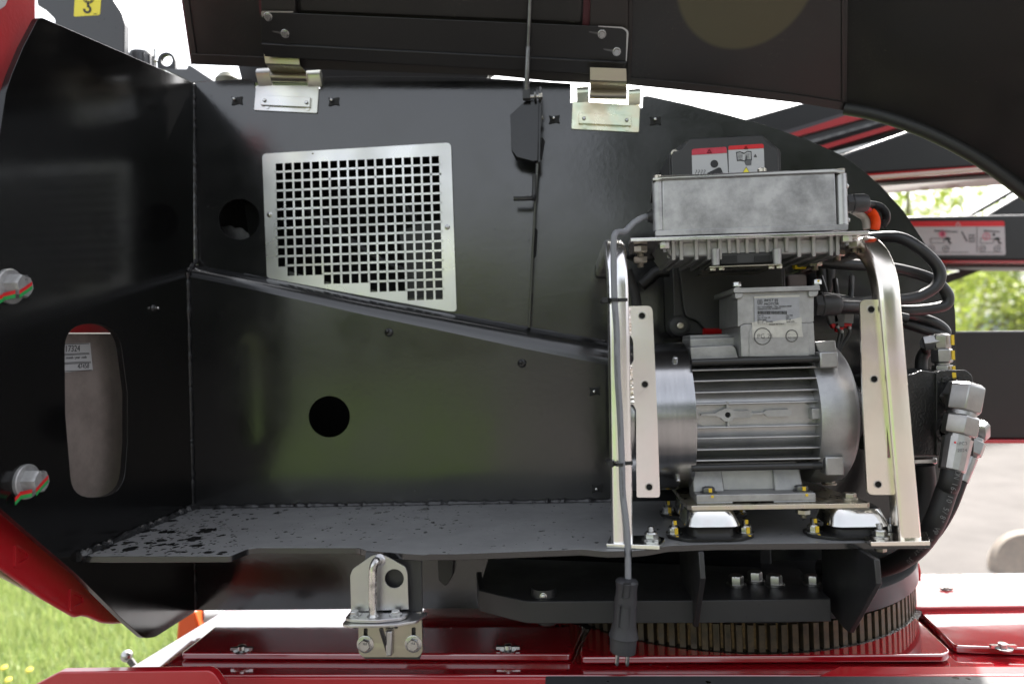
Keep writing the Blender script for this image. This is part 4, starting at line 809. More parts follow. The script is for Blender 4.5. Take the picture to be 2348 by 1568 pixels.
for k in range(5):
    xx = g0.x + (g1.x - g0.x) * (.16 + .15 * k); zz = g0.z + (g1.z - g0.z) * (.2 + .15 * k) - .0028
    mb = MB(); mb.prism([Vector((xx, YA + .01, zz)), Vector((xx + .016, YA + .01, zz)), Vector((xx + .012, YA + .06, zz)), Vector((xx - .004, YA + .06, zz))], (0, 0, .001)); obj('guard_slot', mb, M['blackpart'], gd)
SM = hexmesh('screw', .006, .005, .007, .001, M['brass'])
for x, y in [(1634, 612), (1654, 611), (1768, 608), (1786, 607)]: inst('screw', SM, P(x, y + 2, YA - .03), (0, 0, -1), ctl)
# bolts and terminal nuts below the plate ends
for x, y in [(1523, 557), (1941, 541)]: inst('bolt', hexmesh('bolt', .010, .010, .012, .002, M['steel'], .008), P(x, y, YC + .02), (0, 0, -1), ctl)
for (x, y, Y_) in [(1468, 566, -.40), (1468, 590, -.38), (1958, 556, -.39), (1919, 575, -.34), (1868, 598, -.28)]:
    inst('terminal_nut', hexmesh('terminal_nut', .015, .012, 0, 0, M['brass'], .01), P(x, y, Y_), (0, 0, -1), ctl)
c = P(1490, 497, YI + .03); mb = MB(); mb.lathe(c + Vector((.012, 0, 0)), (-1, 0, 0), [(0, .015), (.008, .015), (.011, .012), (.016, .010)], 16); obj('cable_gland', mb, M['rubber'], ctl)
def gland(p, ax, s, par):
    mb = MB(); mb.lathe(p, ax, [(0, .021 * s), (.012 * s, .021 * s)], 6); mb.lathe(p + Vector(ax) * .012 * s, ax, [(0, .019 * s), (.002 * s, .0205 * s), (.026 * s, .0205 * s), (.034 * s, .017 * s), (.037 * s, .011 * s)], 28)
    g = obj('cable_gland', mb, M['plastic'], par, ang=28)
    return g
gland(P(1939, 468, YI + .05), (1, 0, 0), .9, ctl)
for x, y in [(1941, 427), (1944, 505)]: inst('screw', SCREW, P(x - 2, y, YI + .025), (1, 0, 0), ctl)
# ================================================================== ELECTRIC MOTOR
YM = -.285                                          # axis depth
mot = thing('electric_motor', 'grey finned electric motor with terminal box standing between the frame legs', 'motor', P(1740, 1155, YM))
Zm = P(1740, 947, YM).z; FR = -.405                 # front of the rib tips
def mx(x, y=947, Y=FR): return P(x, y, Y).x
x0, x1 = mx(1588), mx(1884)
RB_ = .107
def motloop(r, n=40): return [(r * math.cos(2 * math.pi * k / n), r * math.sin(2 * math.pi * k / n)) for k in range(n)]
mb = MB(); mb.lathe((x0 - .05, YM, Zm), (1, 0, 0), [(0, RB_), (x1 - x0 + .07, RB_)], 56); obj('stator_body', mb, M['motor'], mot)
# horizontal cooling ribs
for y in [843.5, 868.5, 895, 922, 976, 1001, 1027, 1052]:
    z = P(1735, y + 2, FR).z; dz = z - Zm; yi = YM - math.sqrt(max(RB_ ** 2 - dz ** 2, 0)) + .012; tip = max(FR, YM - math.sqrt(.150 ** 2 - dz ** 2))
    mb = MB(); mb.box((x0 - .03, tip, z - .0020), (x1 - .004, yi, z + .0020)); obj('cooling_rib', mb, M['motor'], mot, bevel=.0018, seg=3)
# hidden back and top ribs
for k in range(10):
    a = R_(60 + k * 26); yb_ = YM + RB_ * math.sin(a - 1.57) * -1
for y in (905, 950, 990):
    z = P(1735, y, FR).z; mb = MB(); mb.box((x0, YM + .09, z - .0025), (x1, YM + .148, z + .0025)); obj('cooling_rib', mb, M['motor'], mot)
# side pad with the lug, slots and boss
YD = FR - .001
pad = rp([(1588, 927), (1604, 927), (1612, 924), (1830, 919), (1846, 923), (1868, 936), (1876, 936), (1876, 962), (1866, 963), (1850, 972), (1830, 974), (1612, 978), (1602, 973), (1588, 962)], 1)
pd_ = obj('side_pad', MB().prism(LP(pad, YD + .013), (0, .03, 0)), M['motor'], mot, bevel=.002)
sl1 = rp([(1607, 949, 3), (1640, 947), (1654, 940), (1664, 936), (1675, 936), (1684, 942), (1720, 941, 3), (1725, 947), (1752, 945), (1757, 940, 3), (1812, 938, 5), (1817, 946, 4), (1812, 954, 5), (1760, 955, 3), (1752, 949), (1726, 951), (1722, 957, 3), (1685, 958), (1676, 966), (1662, 966), (1654, 959), (1642, 953), (1607, 954, 3)], 1)
obj('pad_relief', MB().prism(LP(sl1, YD), (0, .016, 0), [LP(circ(1669, 951, 6.5, 18), YD)]), M['cast'], pd_, bevel=.0012)
obj('boss_bore', MB().prism(LP(circ(1669, 951, 6.6, 18), YD + .008), (0, .002, 0)), M['void'], pd_)
for x0_, y0_, x1_, y1_ in [(1666, 921, 1671, 936), (1668, 965, 1673, 977)]: obj('pad_relief', MB().prism(LP([(x0_, y0_), (x1_, y0_), (x1_, y1_), (x0_, y1_)], YD + .001), (0, .006, 0)), M['cast'], pd_)
mb = MB(); mb.prism(LP(rp([(1590, 934), (1601, 936), (1602, 961), (1590, 961)], 2), YD - .004), (0, .03, 0)); obj('lug', mb, M['motor'], mot, bevel=.002)
mb = MB(); mb.prism(LP(rp([(1862, 937), (1890, 935), (1891, 960), (1863, 962)], 2), YD - .008), (0, .04, 0)); obj('lug', mb, M['cast'], mot, bevel=.003)
# steel band on the drive side
xb0, xb1 = mx(1440), mx(1590)
Rb = .156
mb = MB(); mb.lathe((xb0 - .02, YM, Zm), (1, 0, 0), [(0, Rb - .004), (0, Rb), (xb1 - xb0 + .02, Rb), (xb1 - xb0 + .02, Rb - .004)], 72); obj('fan_cover', mb, M['band'], mot, ang=40)
SCR2 = MB(); SCR2.lathe((0, 0, 0), (0, 0, 1), [(0, .0062), (.002, .0062), (.0022, .005), (.006, .0055), (.0085, .0048), (.0095, .003)], 14); SCR2 = finish_mesh('screw', SCR2.v, SCR2.f, M['steel'])
for x, y in [(1548, 826), (1554, 1094)]:
    z = P(x, y, -.38).z; dz = z - Zm; yy = YM - math.sqrt(Rb ** 2 - dz ** 2); n_ = Vector((0, yy - YM, dz)).normalized(); inst('screw', SCR2, Vector((P(x, y, yy).x, yy, z)), n_, mot)
# end bell
xe0, xe1 = mx(1880), mx(1968)
mb = MB(); mb.lathe((xe0, YM, Zm), (1, 0, 0), [(-.004, .13), (-.004, .142), (.002, .145), (.045, .147), (.062, .143), (.072, .130), (.078, .105), (.080, .07), (.085, .05), (.120, .048)], 64); obj('end_bell', mb, M['bell'], mot, ang=30)
for y0_, y1_, xx0, xx1 in [(806, 843, 1880, 1922), (1045, 1088, 1884, 1926)]:
    z0_, z1_ = P(1900, y1_, FR).z, P(1900, y0_, FR).z; mb = MB(); mb.box((mx(xx0), FR - .012, z0_), (mx(xx1), FR + .06, z1_)); obj('rod_boss', mb, M['bell'], mot, bevel=.003)
mb = MB(); mb.prism(LP(rp([(1868, 784), (1915, 780), (1919, 806), (1878, 808)], 3), FR + .03), (0, .05, 0)); obj('rod_boss', mb, M['motor'], mot, bevel=.003)
for y in (829, 1071):
    p = P(1586, y + 2, FR - .004); q = P(1884, y - 4, FR - .004); q = Vector((q.x, p.y, p.z)); mb = MB(); mb.cyl(p, q, .0068, 14); r_ = obj('tie_rod', mb, M['rod'], mot)
    mb = MB(); pr = []
    for i in range(12): pr += [(i * .0016, .0069), (i * .0016 + .0008, .0075)]
    mb.lathe(q - Vector((.019, 0, 0)), (1, 0, 0), pr, 14); obj('thread', mb, M['rod'], r_)
# cast top blocks left of the terminal box
YU = -.40
for nm, lp, yy, d_ in [('top_block', [(1582, 768), (1695, 764), (1696, 780), (1583, 784)], -.30, .1), ('top_block', [(1582, 776), (1697, 771), (1698, 794), (1583, 797)], -.34, .1), ('top_block', rp([(1583, 796, 2), (1684, 791, 10), (1694, 822), (1585, 826)], 0), -.375, .1)]:
    obj(nm, MB().prism(LP(lp, yy), (0, d_, 0)), M['cast'], mot, bevel=.003, seg=3)
# terminal box
YT_ = -.40
tbx = obj('terminal_box', MB().prism(LP(rp([(1691, 672), (1866, 667), (1866, 738), (1856, 740), (1706, 742), (1692, 750)], 3), YT_), (0, .17, 0)), M['cast'], mot, bevel=.004, seg=3)
obj('box_foot', MB().prism(LP(rp([(1697, 747), (1708, 742), (1866, 739), (1870, 815), (1700, 819)], 3), YT_ + .001), (0, .17, 0)), M['cast'], tbx, bevel=.005, seg=3)
obj('raised_panel', MB().prism(LP(rp([(1718, 818), (1718, 762, 8), (1724, 745, 8), (1852, 742, 10), (1856, 816)], 2), YT_ - .0008), (0, .003, 0)), M['cast'], tbx, bevel=.0008)
cv = rp([(1673 + 9, 660, 5), (1694, 657, 3), (1700, 660), (1866, 655), (1870, 652), (1879, 652, 4), (1881, 665), (1862, 666), (1700, 671), (1683, 671, 2)], 1)
obj('cover', MB().prism(LP(cv, YT_ - .010), (0, .185, 0)), M['cast'], tbx, bevel=.003, seg=3)
for xa, xb in [((1685, 671), (1705, 686)), ((1854, 666), (1877, 682))]:
    obj('corner_lug', MB().prism(LP(rp([(xa[0], xa[1]), (xb[0], xa[1]), (xb[0] - 2, xb[1] - 3, 6), (xa[0] + 1, xb[1], 6)], 3), YT_ - .007), (0, .03, 0)), M['cast'], tbx, bevel=.004, seg=3)
SB = hexmesh('bolt', .0088, .009, 0, 0, M['steel'])
for x, y in [(1689, 657), (1873, 652)]: inst('bolt', SB, P(x, y, YT_ + .004), (0, 0, 1), tbx, .2)
obj('paint_mark', MB().prism(LP([(1874, 642), (1879, 642), (1879, 646), (1875, 646)], YT_ - .006), (0, .001, 0)), M['yellowmark'], tbx)
c = P(1693, 712, YT_ + .07); mb = MB(); mb.lathe(c, (-1, 0, 0), [(0, .032), (.008, .032), (.009, .026), (.013, .026)], 28); obj('side_plug', mb, M['motor'], tbx)
inst('screw', SCREW, P(1676, 668, YT_ + .09), (0, 0, 1), tbx)
for cx_, cy_, r_ in [(1748.6, 771, 20), (1815.7, 770, 14.4)]:
    mb = MB(); mb.prism(LP(circ(cx_, cy_, r_, 36), YT_ - .0022), (0, .002, 0), [LP(circ(cx_, cy_, r_ - 2.2, 36), YT_ - .0022)]); obj('knockout_ring', mb, M['darksteel'], tbx)
X3, Z3 = Vector((1, 0, 0)), Vector((0, 0, 1))
def tx(nm, s, x, y, h, par, mat, Y, **k): return text(nm, s, mat, par, P(x, y, Y), X3, Z3, h, **k)
tx('cast_lettering', 'PG 21', 1736, 776, .0125, tbx, M['darksteel'], YT_ - .0012); tx('cast_lettering', 'M20x1.5', 1806, 769, .005, tbx, M['darksteel'], YT_ - .0012); tx('cast_lettering', 'PG 13,5', 1806, 777, .006, tbx, M['darksteel'], YT_ - .0012)
# rating label under clear tape
obj('clear_tape', MB().prism(LP([(1724, 739), (1838, 727), (1839, 756), (1842, 772), (1726, 774)], YT_ - .0014), (0, .0004, 0)), M['tape'], tbx)
YLb = YT_ - .002
lb = obj('rating_label', MB().prism(LP(rp([(1729.5, 682), (1833, 679), (1833.5, 741), (1730, 745)], 1), YLb), (0, .0005, 0)), M['labelgrey'], tbx)
obj('paste_smear', MB().prism(LP([(1729.5, 738), (1745, 735), (1766, 739), (1790, 734), (1812, 733), (1834, 728), (1834, 744), (1790, 746), (1760, 744), (1730, 746)], YLb - .0003), (0, .0002, 0)), M['tape'], lb)
obj('paste_smear', MB().prism(LP([(1729, 680), (1770, 677), (1833, 676), (1833, 681), (1800, 682), (1760, 683), (1729, 684)], YLb - .0003), (0, .0002, 0)), M['tape'], lb)
YX = YLb - .0006
def lt(s, x, y, h, **k): return tx('label_text', s, x, y, h, lb, M['ink'], YX, **k)
lt('BEST', 1751.5, 691.5, .0070, shear=.2, sx=1.25); lt('MOTOR', 1751.5, 700, .0070, shear=.2, sx=1.12)
mb = MB(); mb.prism(LP([(1776.5, 685.5), (1783.5, 685.3), (1783.6, 691.5), (1776.6, 691.7)], YX), (0, .0002, 0), [LP([(1777.3, 686.4), (1782.7, 686.2), (1782.8, 690.7), (1777.4, 690.9)], YX)]); obj('label_emblem', mb, M['ink'], lb, smooth_=False)
tx('label_text', '77', 1777.8, 690.4, .0035, lb, M['ink'], YX)
mb = MB(); mb.prism(LP([(1740.8, 687.5), (1744.4, 687.4), (1744.5, 697.5), (1740.9, 697.6)], YX), (0, .0002, 0))
for k in (3.6, 5.0, 6.2):
    for sg in (1, -1): mb.prism(LP([(1742.6 + sg * (k * math.cos(R_(t)) ), 692.5 + 7.6 * math.sin(R_(t))) for t in range(-75, 76, 15)] + [(1742.6 + sg * ((k - .5) * math.cos(R_(t))), 692.5 + 7.6 * math.sin(R_(t))) for t in range(75, -76, -15)], YX), (0, .0002, 0))
obj('label_emblem', mb, M['inkgrey'], lb, smooth_=False)
lt('PN : OTG00606    Mat  05/2024-0028', 1737, 706.2, .0042); lt('MANITOU PN: 52568713', 1737, 710.8, .0042)
mb = MB(); xx = 1737.0; rr = random.Random(3)
while xx < 1804: w_ = rr.choice([.5, .8, 1.2]); mb.prism(LP([(xx, 713), (xx + w_, 713), (xx + w_, 720.5), (xx, 720.5)], YX), (0, .0002, 0)); xx += w_ + rr.choice([.5, .7, 1.0])
obj('barcode', mb, M['ink'], lb, smooth_=False)
for s, x, y in [('kW 16', 1737, 725.5), ('Vac 33 Vdc 48', 1737, 730.5), ('RPM 3000', 1737, 735.5), ('S2 = 5"   S3=10%', 1737, 740.2), ('Hz 102', 1803, 724.8), ('IS F', 1803, 729.8), ('IP 54', 1803, 734.6), ('AMP 370', 1803, 739.6)]: lt(s, x, y, .0042)
mb = MB(); mb.prism(LP([(1737, 741.6), (1828, 741), (1828, 741.6), (1737, 742.2)], YX), (0, .0002, 0)); obj('label_rule', mb, M['ink'], lb, smooth_=False)
lt('MADE IN ITALY', 1764, 745.4, .0042)
gland(P(1867, 701, YT_ + .05), (1, 0, 0), 1.08, tbx)
# foot
Zp = P(1740, 1155.5, -.43).z
mb = MB(); zf0, zf1 = Zp, P(1740, 1132, -.42).z
xf0, xf1 = P(1597, 1145, -.42).x, P(1871, 1145, -.42).x
mb.box((xf0, -.42, zf0 + .003), (xf1, -.34, zf1)); mb.box((xf0, -.42, zf0), (xf0 + .07, -.34, zf0 + .0035)); mb.box((xf1 - .08, -.42, zf0), (xf1, -.34, zf0 + .0035))
ft_ = obj('foot', mb, M['cast'], mot, bevel=.003, seg=3)
mb = MB(); mb.prism([Vector((xf0 + .004, -.375, zf1 - .002)), Vector((xf1 - .012, -.375, zf1 - .002)), Vector((xf1 - .016, -.365, Zm - .09)), Vector((xf0 + .004, -.365, Zm - .09))], (0, .15, 0)); obj('foot_web', mb, M['motor'], mot, bevel=.003)
for xa, xb in [(0, .062), (xf1 - xf0 - .068, xf1 - xf0 - .012)]:
    mb = MB(); mb.prism([Vector((xf0 + xa, -.388, zf1 - .002)), Vector((xf0 + xb, -.388, zf1 - .002)), Vector((xf0 + xb - .003, -.372, Zm - .095)), Vector((xf0 + xa + .002, -.372, Zm - .095))], (0, .05, 0)); obj('foot_web', mb, M['cast'], mot, bevel=.003)
FB = hexmesh('bolt', .0125, .0085, .0165, .0022, M['darksteel'])
FBZ = hexmesh('bolt', .0125, .0085, .0155, .004, M['brass'])
for x, y in [(1623, 1127), (1836, 1124)]:
    c = PZ(x, y, zf1); b_ = inst('bolt', FB, Vector((c.x, -.398, zf1)), (0, 0, 1), mot, .1)
    obj('paint_mark', MB().box((c.x - .002, -.4122, zf1 + .003), (c.x + .004, -.4080, zf1 + .0105)), M['yellowmark'], b_); obj('paint_mark', MB().box((c.x, -.4216, zf1 - .006), (c.x + .005, -.4206, zf1 - .001)), M['yellowmark'], b_)

# ================================================================== MOTOR BASE PLATE and RUBBER MOUNTS
YBf = -.435
bp_ = thing('motor_base_plate', 'thick yellow zinc base plate under the electric motor', 'base plate', P(1790, 1167, YBf))
pf = [P(1577, 1155, YBf), P(1998, 1153, YBf)]; thk = (Zp - P(1790, 1167, YBf).z)
pl_ = [Vector((pf[0].x, YBf + .01, Zp)), Vector((pf[0].x + .008, YBf, Zp)), Vector((pf[1].x - .008, YBf, Zp)), Vector((pf[1].x, YBf + .008, Zp)), Vector((pf[1].x - .01, YBf + .06, Zp)), Vector((pf[1].x - .055, YBf + .3, Zp)), Vector((pf[0].x, YBf + .3, Zp))]
so = [PZ(1872, 1146, Zp), PZ(1893, 1146, Zp), PZ(1878, 1122, Zp), PZ(1868, 1118, Zp)]
so = [Vector((xf1 + .004, YBf + .035, Zp)), Vector((xf1 + .030, YBf + .035, Zp)), Vector((xf1 + .012, YBf + .11, Zp)), Vector((xf1 + .004, YBf + .11, Zp))]
obj('plate', MB().prism([p + Vector((0, 0, -.0002)) for p in pl_], (0, 0, -thk), [[p + Vector((0, 0, -.0002)) for p in so]]), zinc('zinc_edge', (.58, .53, .43), (.56, .52, .46), (.55, .53, .41), .34, 30), bp_, bevel=.001)
for x, y in [(1948, 1144), (1901, 1110)]: inst('bolt', FBZ, PZ(x, y, Zp), (0, 0, 1), bp_, .15)
inst('nut', hexmesh('nut', .013, .009, 0, 0, M['brass'], .008), P(1842, 1168, YBf + .03), (0, 0, -1), bp_, .1)
MN = hexmesh('nut', .0125, .012, .0165, .0025, M['steel'], .011, dome=1)
def mount(xc, wtop_, wbot, lab, Y, nuts, yb=1206):
    zt = Zp - thk - .0005; zb = P(xc, yb, Y - .045).z; cx = P(xc, 1185, Y).x; s = mpp(Y) * 1.0
    t = thing('rubber_mount', lab, 'rubber mount', (cx, Y, ZS), 'rubber mounts under the motor plate')
    def ring(hx, hy, z, n=8): 
        o_ = rp([(-hx, -hy), (hx, -hy), (hx, hy), (-hx, hy)], min(hx, hy) * .55, n); return [Vector((cx + a, Y + b, z)) for a, b in o_]
    hx = wtop_ * s / 2; hb_ = wbot * s / 2; hgt = zt - zb
    mb = MB(); mb.loft([ring(hx * .92, .032, zt), ring(hx, .036, zt - .002), ring(hx + (hb_ - hx) * .5, .044, zt - hgt * .5), ring(hb_ * .98, .052, zb + .003), ring(hb_, .053, zb), ring(hb_ * .96, .050, zb - .001)]); obj('steel_cap', mb, zcap, t, ang=50)
    mb = MB(); mb.loft([ring(hb_ * .94, .049, zb), ring(hb_ * .78, .040, zb - .008), ring(hb_ * .80, .042, ZS + .010), ring(hb_ * 1.0, .05, ZS + .006)]); obj('rubber_body', mb, M['rubber'], t, ang=60)
    hf = hb_ * 1.56; fl_ = [(-hf, -.018), (-hf * .62, -.045), (hf * .62, -.045), (hf, -.018), (hf, .02), (hf * .62, .048), (-hf * .62, .048), (-hf, .02)]
    obj('flange', MB().prism([Vector((cx + a, Y + b, ZS + .001)) for a, b in rp(fl_, .008)], (0, 0, .006)), M['rubber'], t, bevel=.001)
    for sg in (-1, 1):
        n_ = inst('nut', MN, (cx + sg * hf * .83, Y - .005, ZS + .007), (0, 0, 1), t, .2)
        q = Vector((cx + sg * hf * .83 + .002, Y - .0185, ZS + .009)); obj('paint_mark', MB().box(q + Vector((-.003, -.0006, 0)), q + Vector((.0035, .0045, .012))), M['yellowmark'], n_)
        obj('paint_mark', MB().box(q + Vector((-.0035, .0065, .017)), q + Vector((.0025, .0095, .025))), M['yellowmark'], n_)
        obj('paint_mark', MB().prism([q + Vector((-.002, -.0105, -.003)), q + Vector((.003, -.0105, -.003)), q + Vector((.003, -.004, -.003)), q + Vector((-.002, -.004, -.003))], (0, 0, .0014)), M['yellowmark'], n_)
    return t
zcap = zinc('mount_cap_steel', (.62, .615, .60), (.60, .57, .55), (.60, .61, .58), .16, 20)
mount(1625, 98, 121, 'rubber mount with polished steel cap at the front left under the motor plate', -.40, 1)
mount(1951, 104, 128, 'rubber mount with polished steel cap at the front right under the motor plate', -.40, 1)
mount(1612, 98, 121, 'rear rubber mount half hidden behind the front left one', -.215, 1, 1180)
# ================================================================== POWER CABLE with plug, cable ties
YCb = YF - .0075
pc = thing('power_cable', 'grey mains cable down the left frame leg ending in a black plug', 'cable', P(1440, 1490, YCb))
pts_ = [P(1486, 497, YI + .03), P(1472, 500, YI + .015), P(1452, 512, YI), P(1434, 530, YI - .01), P(1420, 532, YF + .01), P(1411, 536, YCb + .004), P(1407, 552, YCb), P(1407, 600, YCb), P(1409, 688, YCb), P(1414, 760, YCb - .001), P(1416, 860, YCb), P(1422, 960, YCb), P(1426, 1062, YCb), P(1428, 1130, YCb), P(1435, 1190, YCb - .004), P(1439, 1240, YCb - .006), P(1440, 1300, YCb - .006), P(1440, 1335, YCb - .006)]
mb = MB(); mb.tube(pts_, .0060, 14); obj('sheath', mb, M['greycable'], pc)
def vtext(s, xa, ya, xb, yb, h, Y):
    o_ = P(xa, ya, Y); xd = P(xb, yb, Y) - o_; yd = Vector((xd.z * -1, 0, xd.x)); return text('print', s, M['inkgrey'], pc, o_, xd, yd, h)
vtext('LAPP KABEL STUTTGART', 1406.5, 712, 1409, 790, .0056, YCb - .0064)
vtext('\u00d6LFLEX CLASSIC 110 H HFFR IEC 60332-3 3 G 2.5 (14AWG/3c)', 1410, 815, 1421, 1045, .0056, YCb - .0064)
vtext('style 21089 75C 600V', 1424, 1080, 1427, 1160, .0056, YCb - .0064)
for y, xa in [(688, 1391), (1062, 1403)]:
    c = P(xa + 24, y, YF); mb = MB()
    lp_ = [(-.0235, -.001), (-.012, -.003), (-.006, -.016), (.004, -.016), (.009, -.004), (.0235, -.001), (.0235, .042), (-.0235, .042)]
    o2 = [(a * 1.05, b - .0013 if b < 0 else b + .001) for a, b in lp_]
    mb.prism([c + Vector((a - .005, b, -.003)) for a, b in o2], (0, 0, .006), [[c + Vector((a - .005, b, -.003)) for a, b in lp_]])
    q = P(xa - 3, y, YF); mb.box(q + Vector((-.006, -.008, -.006)), q + Vector((.005, .004, .005)))
    t = obj('cable_tie', mb, M['rubber'], bevel=.0005, label='upper black cable tie around cable and left frame leg' if y < 900 else 'lower black cable tie around cable and left frame leg', cat='cable tie', group='cable ties')
YPl = YCb - .006
pa = P(1438, 1325, YPl); ax = (P(1428, 1490, YPl) - pa).normalized(); s = mpp(YPl)
plug = obj('plug_body', MB().lathe(pa, ax, [(0, 14 * s), (3 * s, 22 * s), (8 * s, 26 * s), (14 * s, 25 * s), (26 * s, 23.5 * s), (52 * s, 26 * s), (58 * s, 26 * s), (59 * s, 25 * s), (105 * s, 27 * s), (122 * s, 31 * s), (130 * s, 33.5 * s), (133 * s, 33 * s), (134 * s, 30 * s), (136 * s, 30.5 * s), (165 * s, 29 * s), (166 * s, 27 * s)], 28), M['plug'], pc, ang=24)
for (xa, ya, xb, yb) in [(1428, 1336, 1448, 1372), (1421, 1386, 1446, 1440)]:
    lo_ = rp([(xa, ya), (xb, ya), (xb - 2, yb), (xa - 4, yb)], 5); mb = MB(); mb.prism(LP(lo_, YPl - .0215), (0, .004, 0), [LP(rp([(xa + 1.5, ya + 1.5), (xb - 1.5, ya + 1.5), (xb - 3.5, yb - 1.5), (xa - 2.5, yb - 1.5)], 4), YPl - .0215)]); obj('raised_outline', mb, M['plug'], plug)
for x in (-11.5, 11.5):
    u_ = Vector((1, 0, -.03)).normalized(); q = pa + ax * 165 * s + u_ * x * s; obj('plug_pin', MB().lathe(q, ax, [(0, 4.6 * s), (26 * s, 4.6 * s), (31 * s, 3.8 * s), (33 * s, 2 * s)], 12), M['steel'], pc)

# ================================================================== LATCH STRIKER
YS = YT - .018
lat = thing('latch_striker', 'zinc plated latch striker with bent rod on the tab below the shelf', 'latch', P(890, 1510, YS))
ul = rp([(855, 1272, 8), (882, 1273, 8), (929, 1299, 4), (934, 1313, 5), (937, 1396), (805, 1402), (803, 1318, 5), (809, 1304, 4)], 0)
obj('striker_plate', MB().prism(LP(ul, YS), (0, .004, 0), [LP(circ(904, 1326, 22, 28), YS)]), M['zinclatch'], lat, bevel=.0008)
zb_ = P(870, 1402, YS).z
fl3 = rp([(-.058, .0), (-.058, -.034), (-.045, -.042), (.005, -.046), (.045, -.036), (.056, -.022), (.056, 0)], .005)
xc_ = P(871, 1400, YS).x
obj('striker_foot', MB().prism([Vector((xc_ + a, YS + b + .004, zb_)) for a, b in fl3], (0, 0, -.006)), M['zinclatch'], lat, bevel=.001)
mb = MB(); r0 = P(871, 1284, YS + .004); mb.tube([r0, r0 + Vector((-.002, -.012, .001)), P(862, 1287, YS - .018), P(856, 1302, YS - .022), P(855, 1330, YS - .022), P(855, 1370, YS - .022), Vector((P(855, 1400, YS - .022).x, YS - .022, zb_ - .001))], .0078, 14); obj('striker_rod', mb, zinc('worn_rod', (.55, .54, .53), (.25, .24, .24), (.70, .69, .64), .22, 40), lat)
obj('weld_bead', MB().lathe(Vector((P(855, 1400, YS - .022).x, YS - .022, zb_ - .002)), (0, 0, 1), [(0, .013), (.004, .010), (.006, .008)], 14), M['zinclatch'], lat); obj('weld_bead', MB().lathe(r0 + Vector((0, -.003, 0)), (0, -1, 0), [(0, .013), (.003, .010), (.004, .008)], 14), M['zinclatch'], lat)
SBL = hexmesh('bolt', .0085, .006, .0125, .0018, M['steel'])
for x in (-.044, .034): inst('bolt', SBL, Vector((xc_ + x, YS - .016, zb_)), (0, 0, 1), lat, .3)
zb2 = zb_ - .0066
fl4 = rp([(-.060, -.008), (-.060, -.042), (-.045, -.050), (.040, -.046), (.075, -.030), (.088, .004), (.088, .016), (-.04, .016)], .006)
obj('bracket_top', MB().prism([Vector((xc_ + a, YS + b, zb2)) for a, b in fl4], (0, 0, -.005)), M['zinclatch'], lat, bevel=.001)
YV = YT - .006
vp = rp([(822, 1428), (966, 1402), (969, 1494, 10), (960, 1506, 6), (832, 1506, 8), (822, 1496, 6)], 0)
sl_ = [rp([(834, 1440), (843, 1439), (843, 1470), (834, 1470)], 4), rp([(944, 1438), (953, 1437), (953, 1470), (944, 1470)], 4)]
obj('bracket_plate', MB().prism(LP(vp, YV), (0, .005, 0), [LP(q, YV) for q in sl_]), M['brass'], lat, bevel=.0008)
HB = hexmesh('bolt', .0115, .008, .0165, .002, M['steel'])
for x, y in [(838, 1476), (948, 1475)]:
    b_ = inst('bolt', HB, P(x, y, YV), (0, -1, 0), lat, .2); text('head_marking', '8.8', M['inkgrey'], b_, P(x - 5, y + 2, YV - .0105), X3, Z3, .006)
mb = MB(); mb.prism([P(868, 1442, YV - .03), P(876, 1441, YV - .03), P(893, 1500, YV - .001), P(886, 1500, YV - .001)], (0, .008, 0)); obj('bracket_gusset', mb, M['darksteel'], lat, bevel=.001)
mb = MB(); mb.prism([P(886, 1440, YV), P(902, 1440, YV), P(902, 1498, YV), P(888, 1500, YV)], (0, -.012, 0)); obj('bracket_gusset', mb, M['zinclatch'], lat, bevel=.003)
for x in (-.044, .034): inst('nut', hexmesh('nut', .0075, .006, 0, 0, M['darksteel'], .008), Vector((xc_ + x, YS - .016, zb2 - .005)), (0, 0, -1), lat)

# ================================================================== CHASSIS DECK (wet red paint)
ZD = .925
ch = thing('chassis', 'wet glossy red chassis deck under the turret', 'chassis', (1, .3, 0))
FL = PZ(300, 1534, ZD); FRt = PZ(2500, 1540, ZD); yfe = PZ(900, 1546, ZD).y
bl_ = PZ(520, 1400, ZD); dirL = (bl_ - FL)
bL = FL + dirL * 3.0
frR = Vector((2.6, yfe, ZD))
deck = [Vector((PZ(400, 1546, ZD).x, yfe, ZD)), frR, Vector((2.6, PZ(2300, 1326, ZD).y + .05, ZD)), Vector((bL.x + .1, PZ(2300, 1326, ZD).y + .05, ZD)), bL, FL]
obj('deck_plate', MB().prism(deck, (0, 0, -.012)), M['reddeck'], ch, bevel=.003)
obj('left_edge_strip', MB().prism([FL + Vector((0, 0, .004)), bL + Vector((0, 0, .004)), bL + Vector((.07, 0, .004)), FL + Vector((.07, 0, .004))], (0, 0, -.003)), M['reddeck'], ch)
mb = MB(); mb.prism([Vector((PZ(400, 1546, ZD).x, yfe - .004, ZD - .004)), Vector((2.6, yfe - .004, ZD - .004)), Vector((2.6, yfe - .004, ZD - .42)), Vector((PZ(400, 1546, ZD).x, yfe - .004, ZD - .42))], (0, .02, 0)); obj('front_skirt', mb, M['red'], ch, bevel=.004)
obj('hull', MB().box((FL.x + .25, yfe + .05, .35), (2.5, .12, ZD - .013)), M['red'], ch)
def hatch(name, pts, z, lip=.016, mat=None):
    p3 = [PZ(x, y, z) for x, y in [q[:2] for q in rp(pts)]]
    o_ = obj(name, MB().prism(p3, (0, 0, -lip)), M['reddeck'], ch, bevel=.004, seg=3); return o_
ZH = ZD + .018
hatch('deck_cover', [(415, 1496, 6), (1312, 1499, 14), (1336, 1440), (1345, 1410), (1360, 1380), (560, 1380), (452, 1468)], ZH)
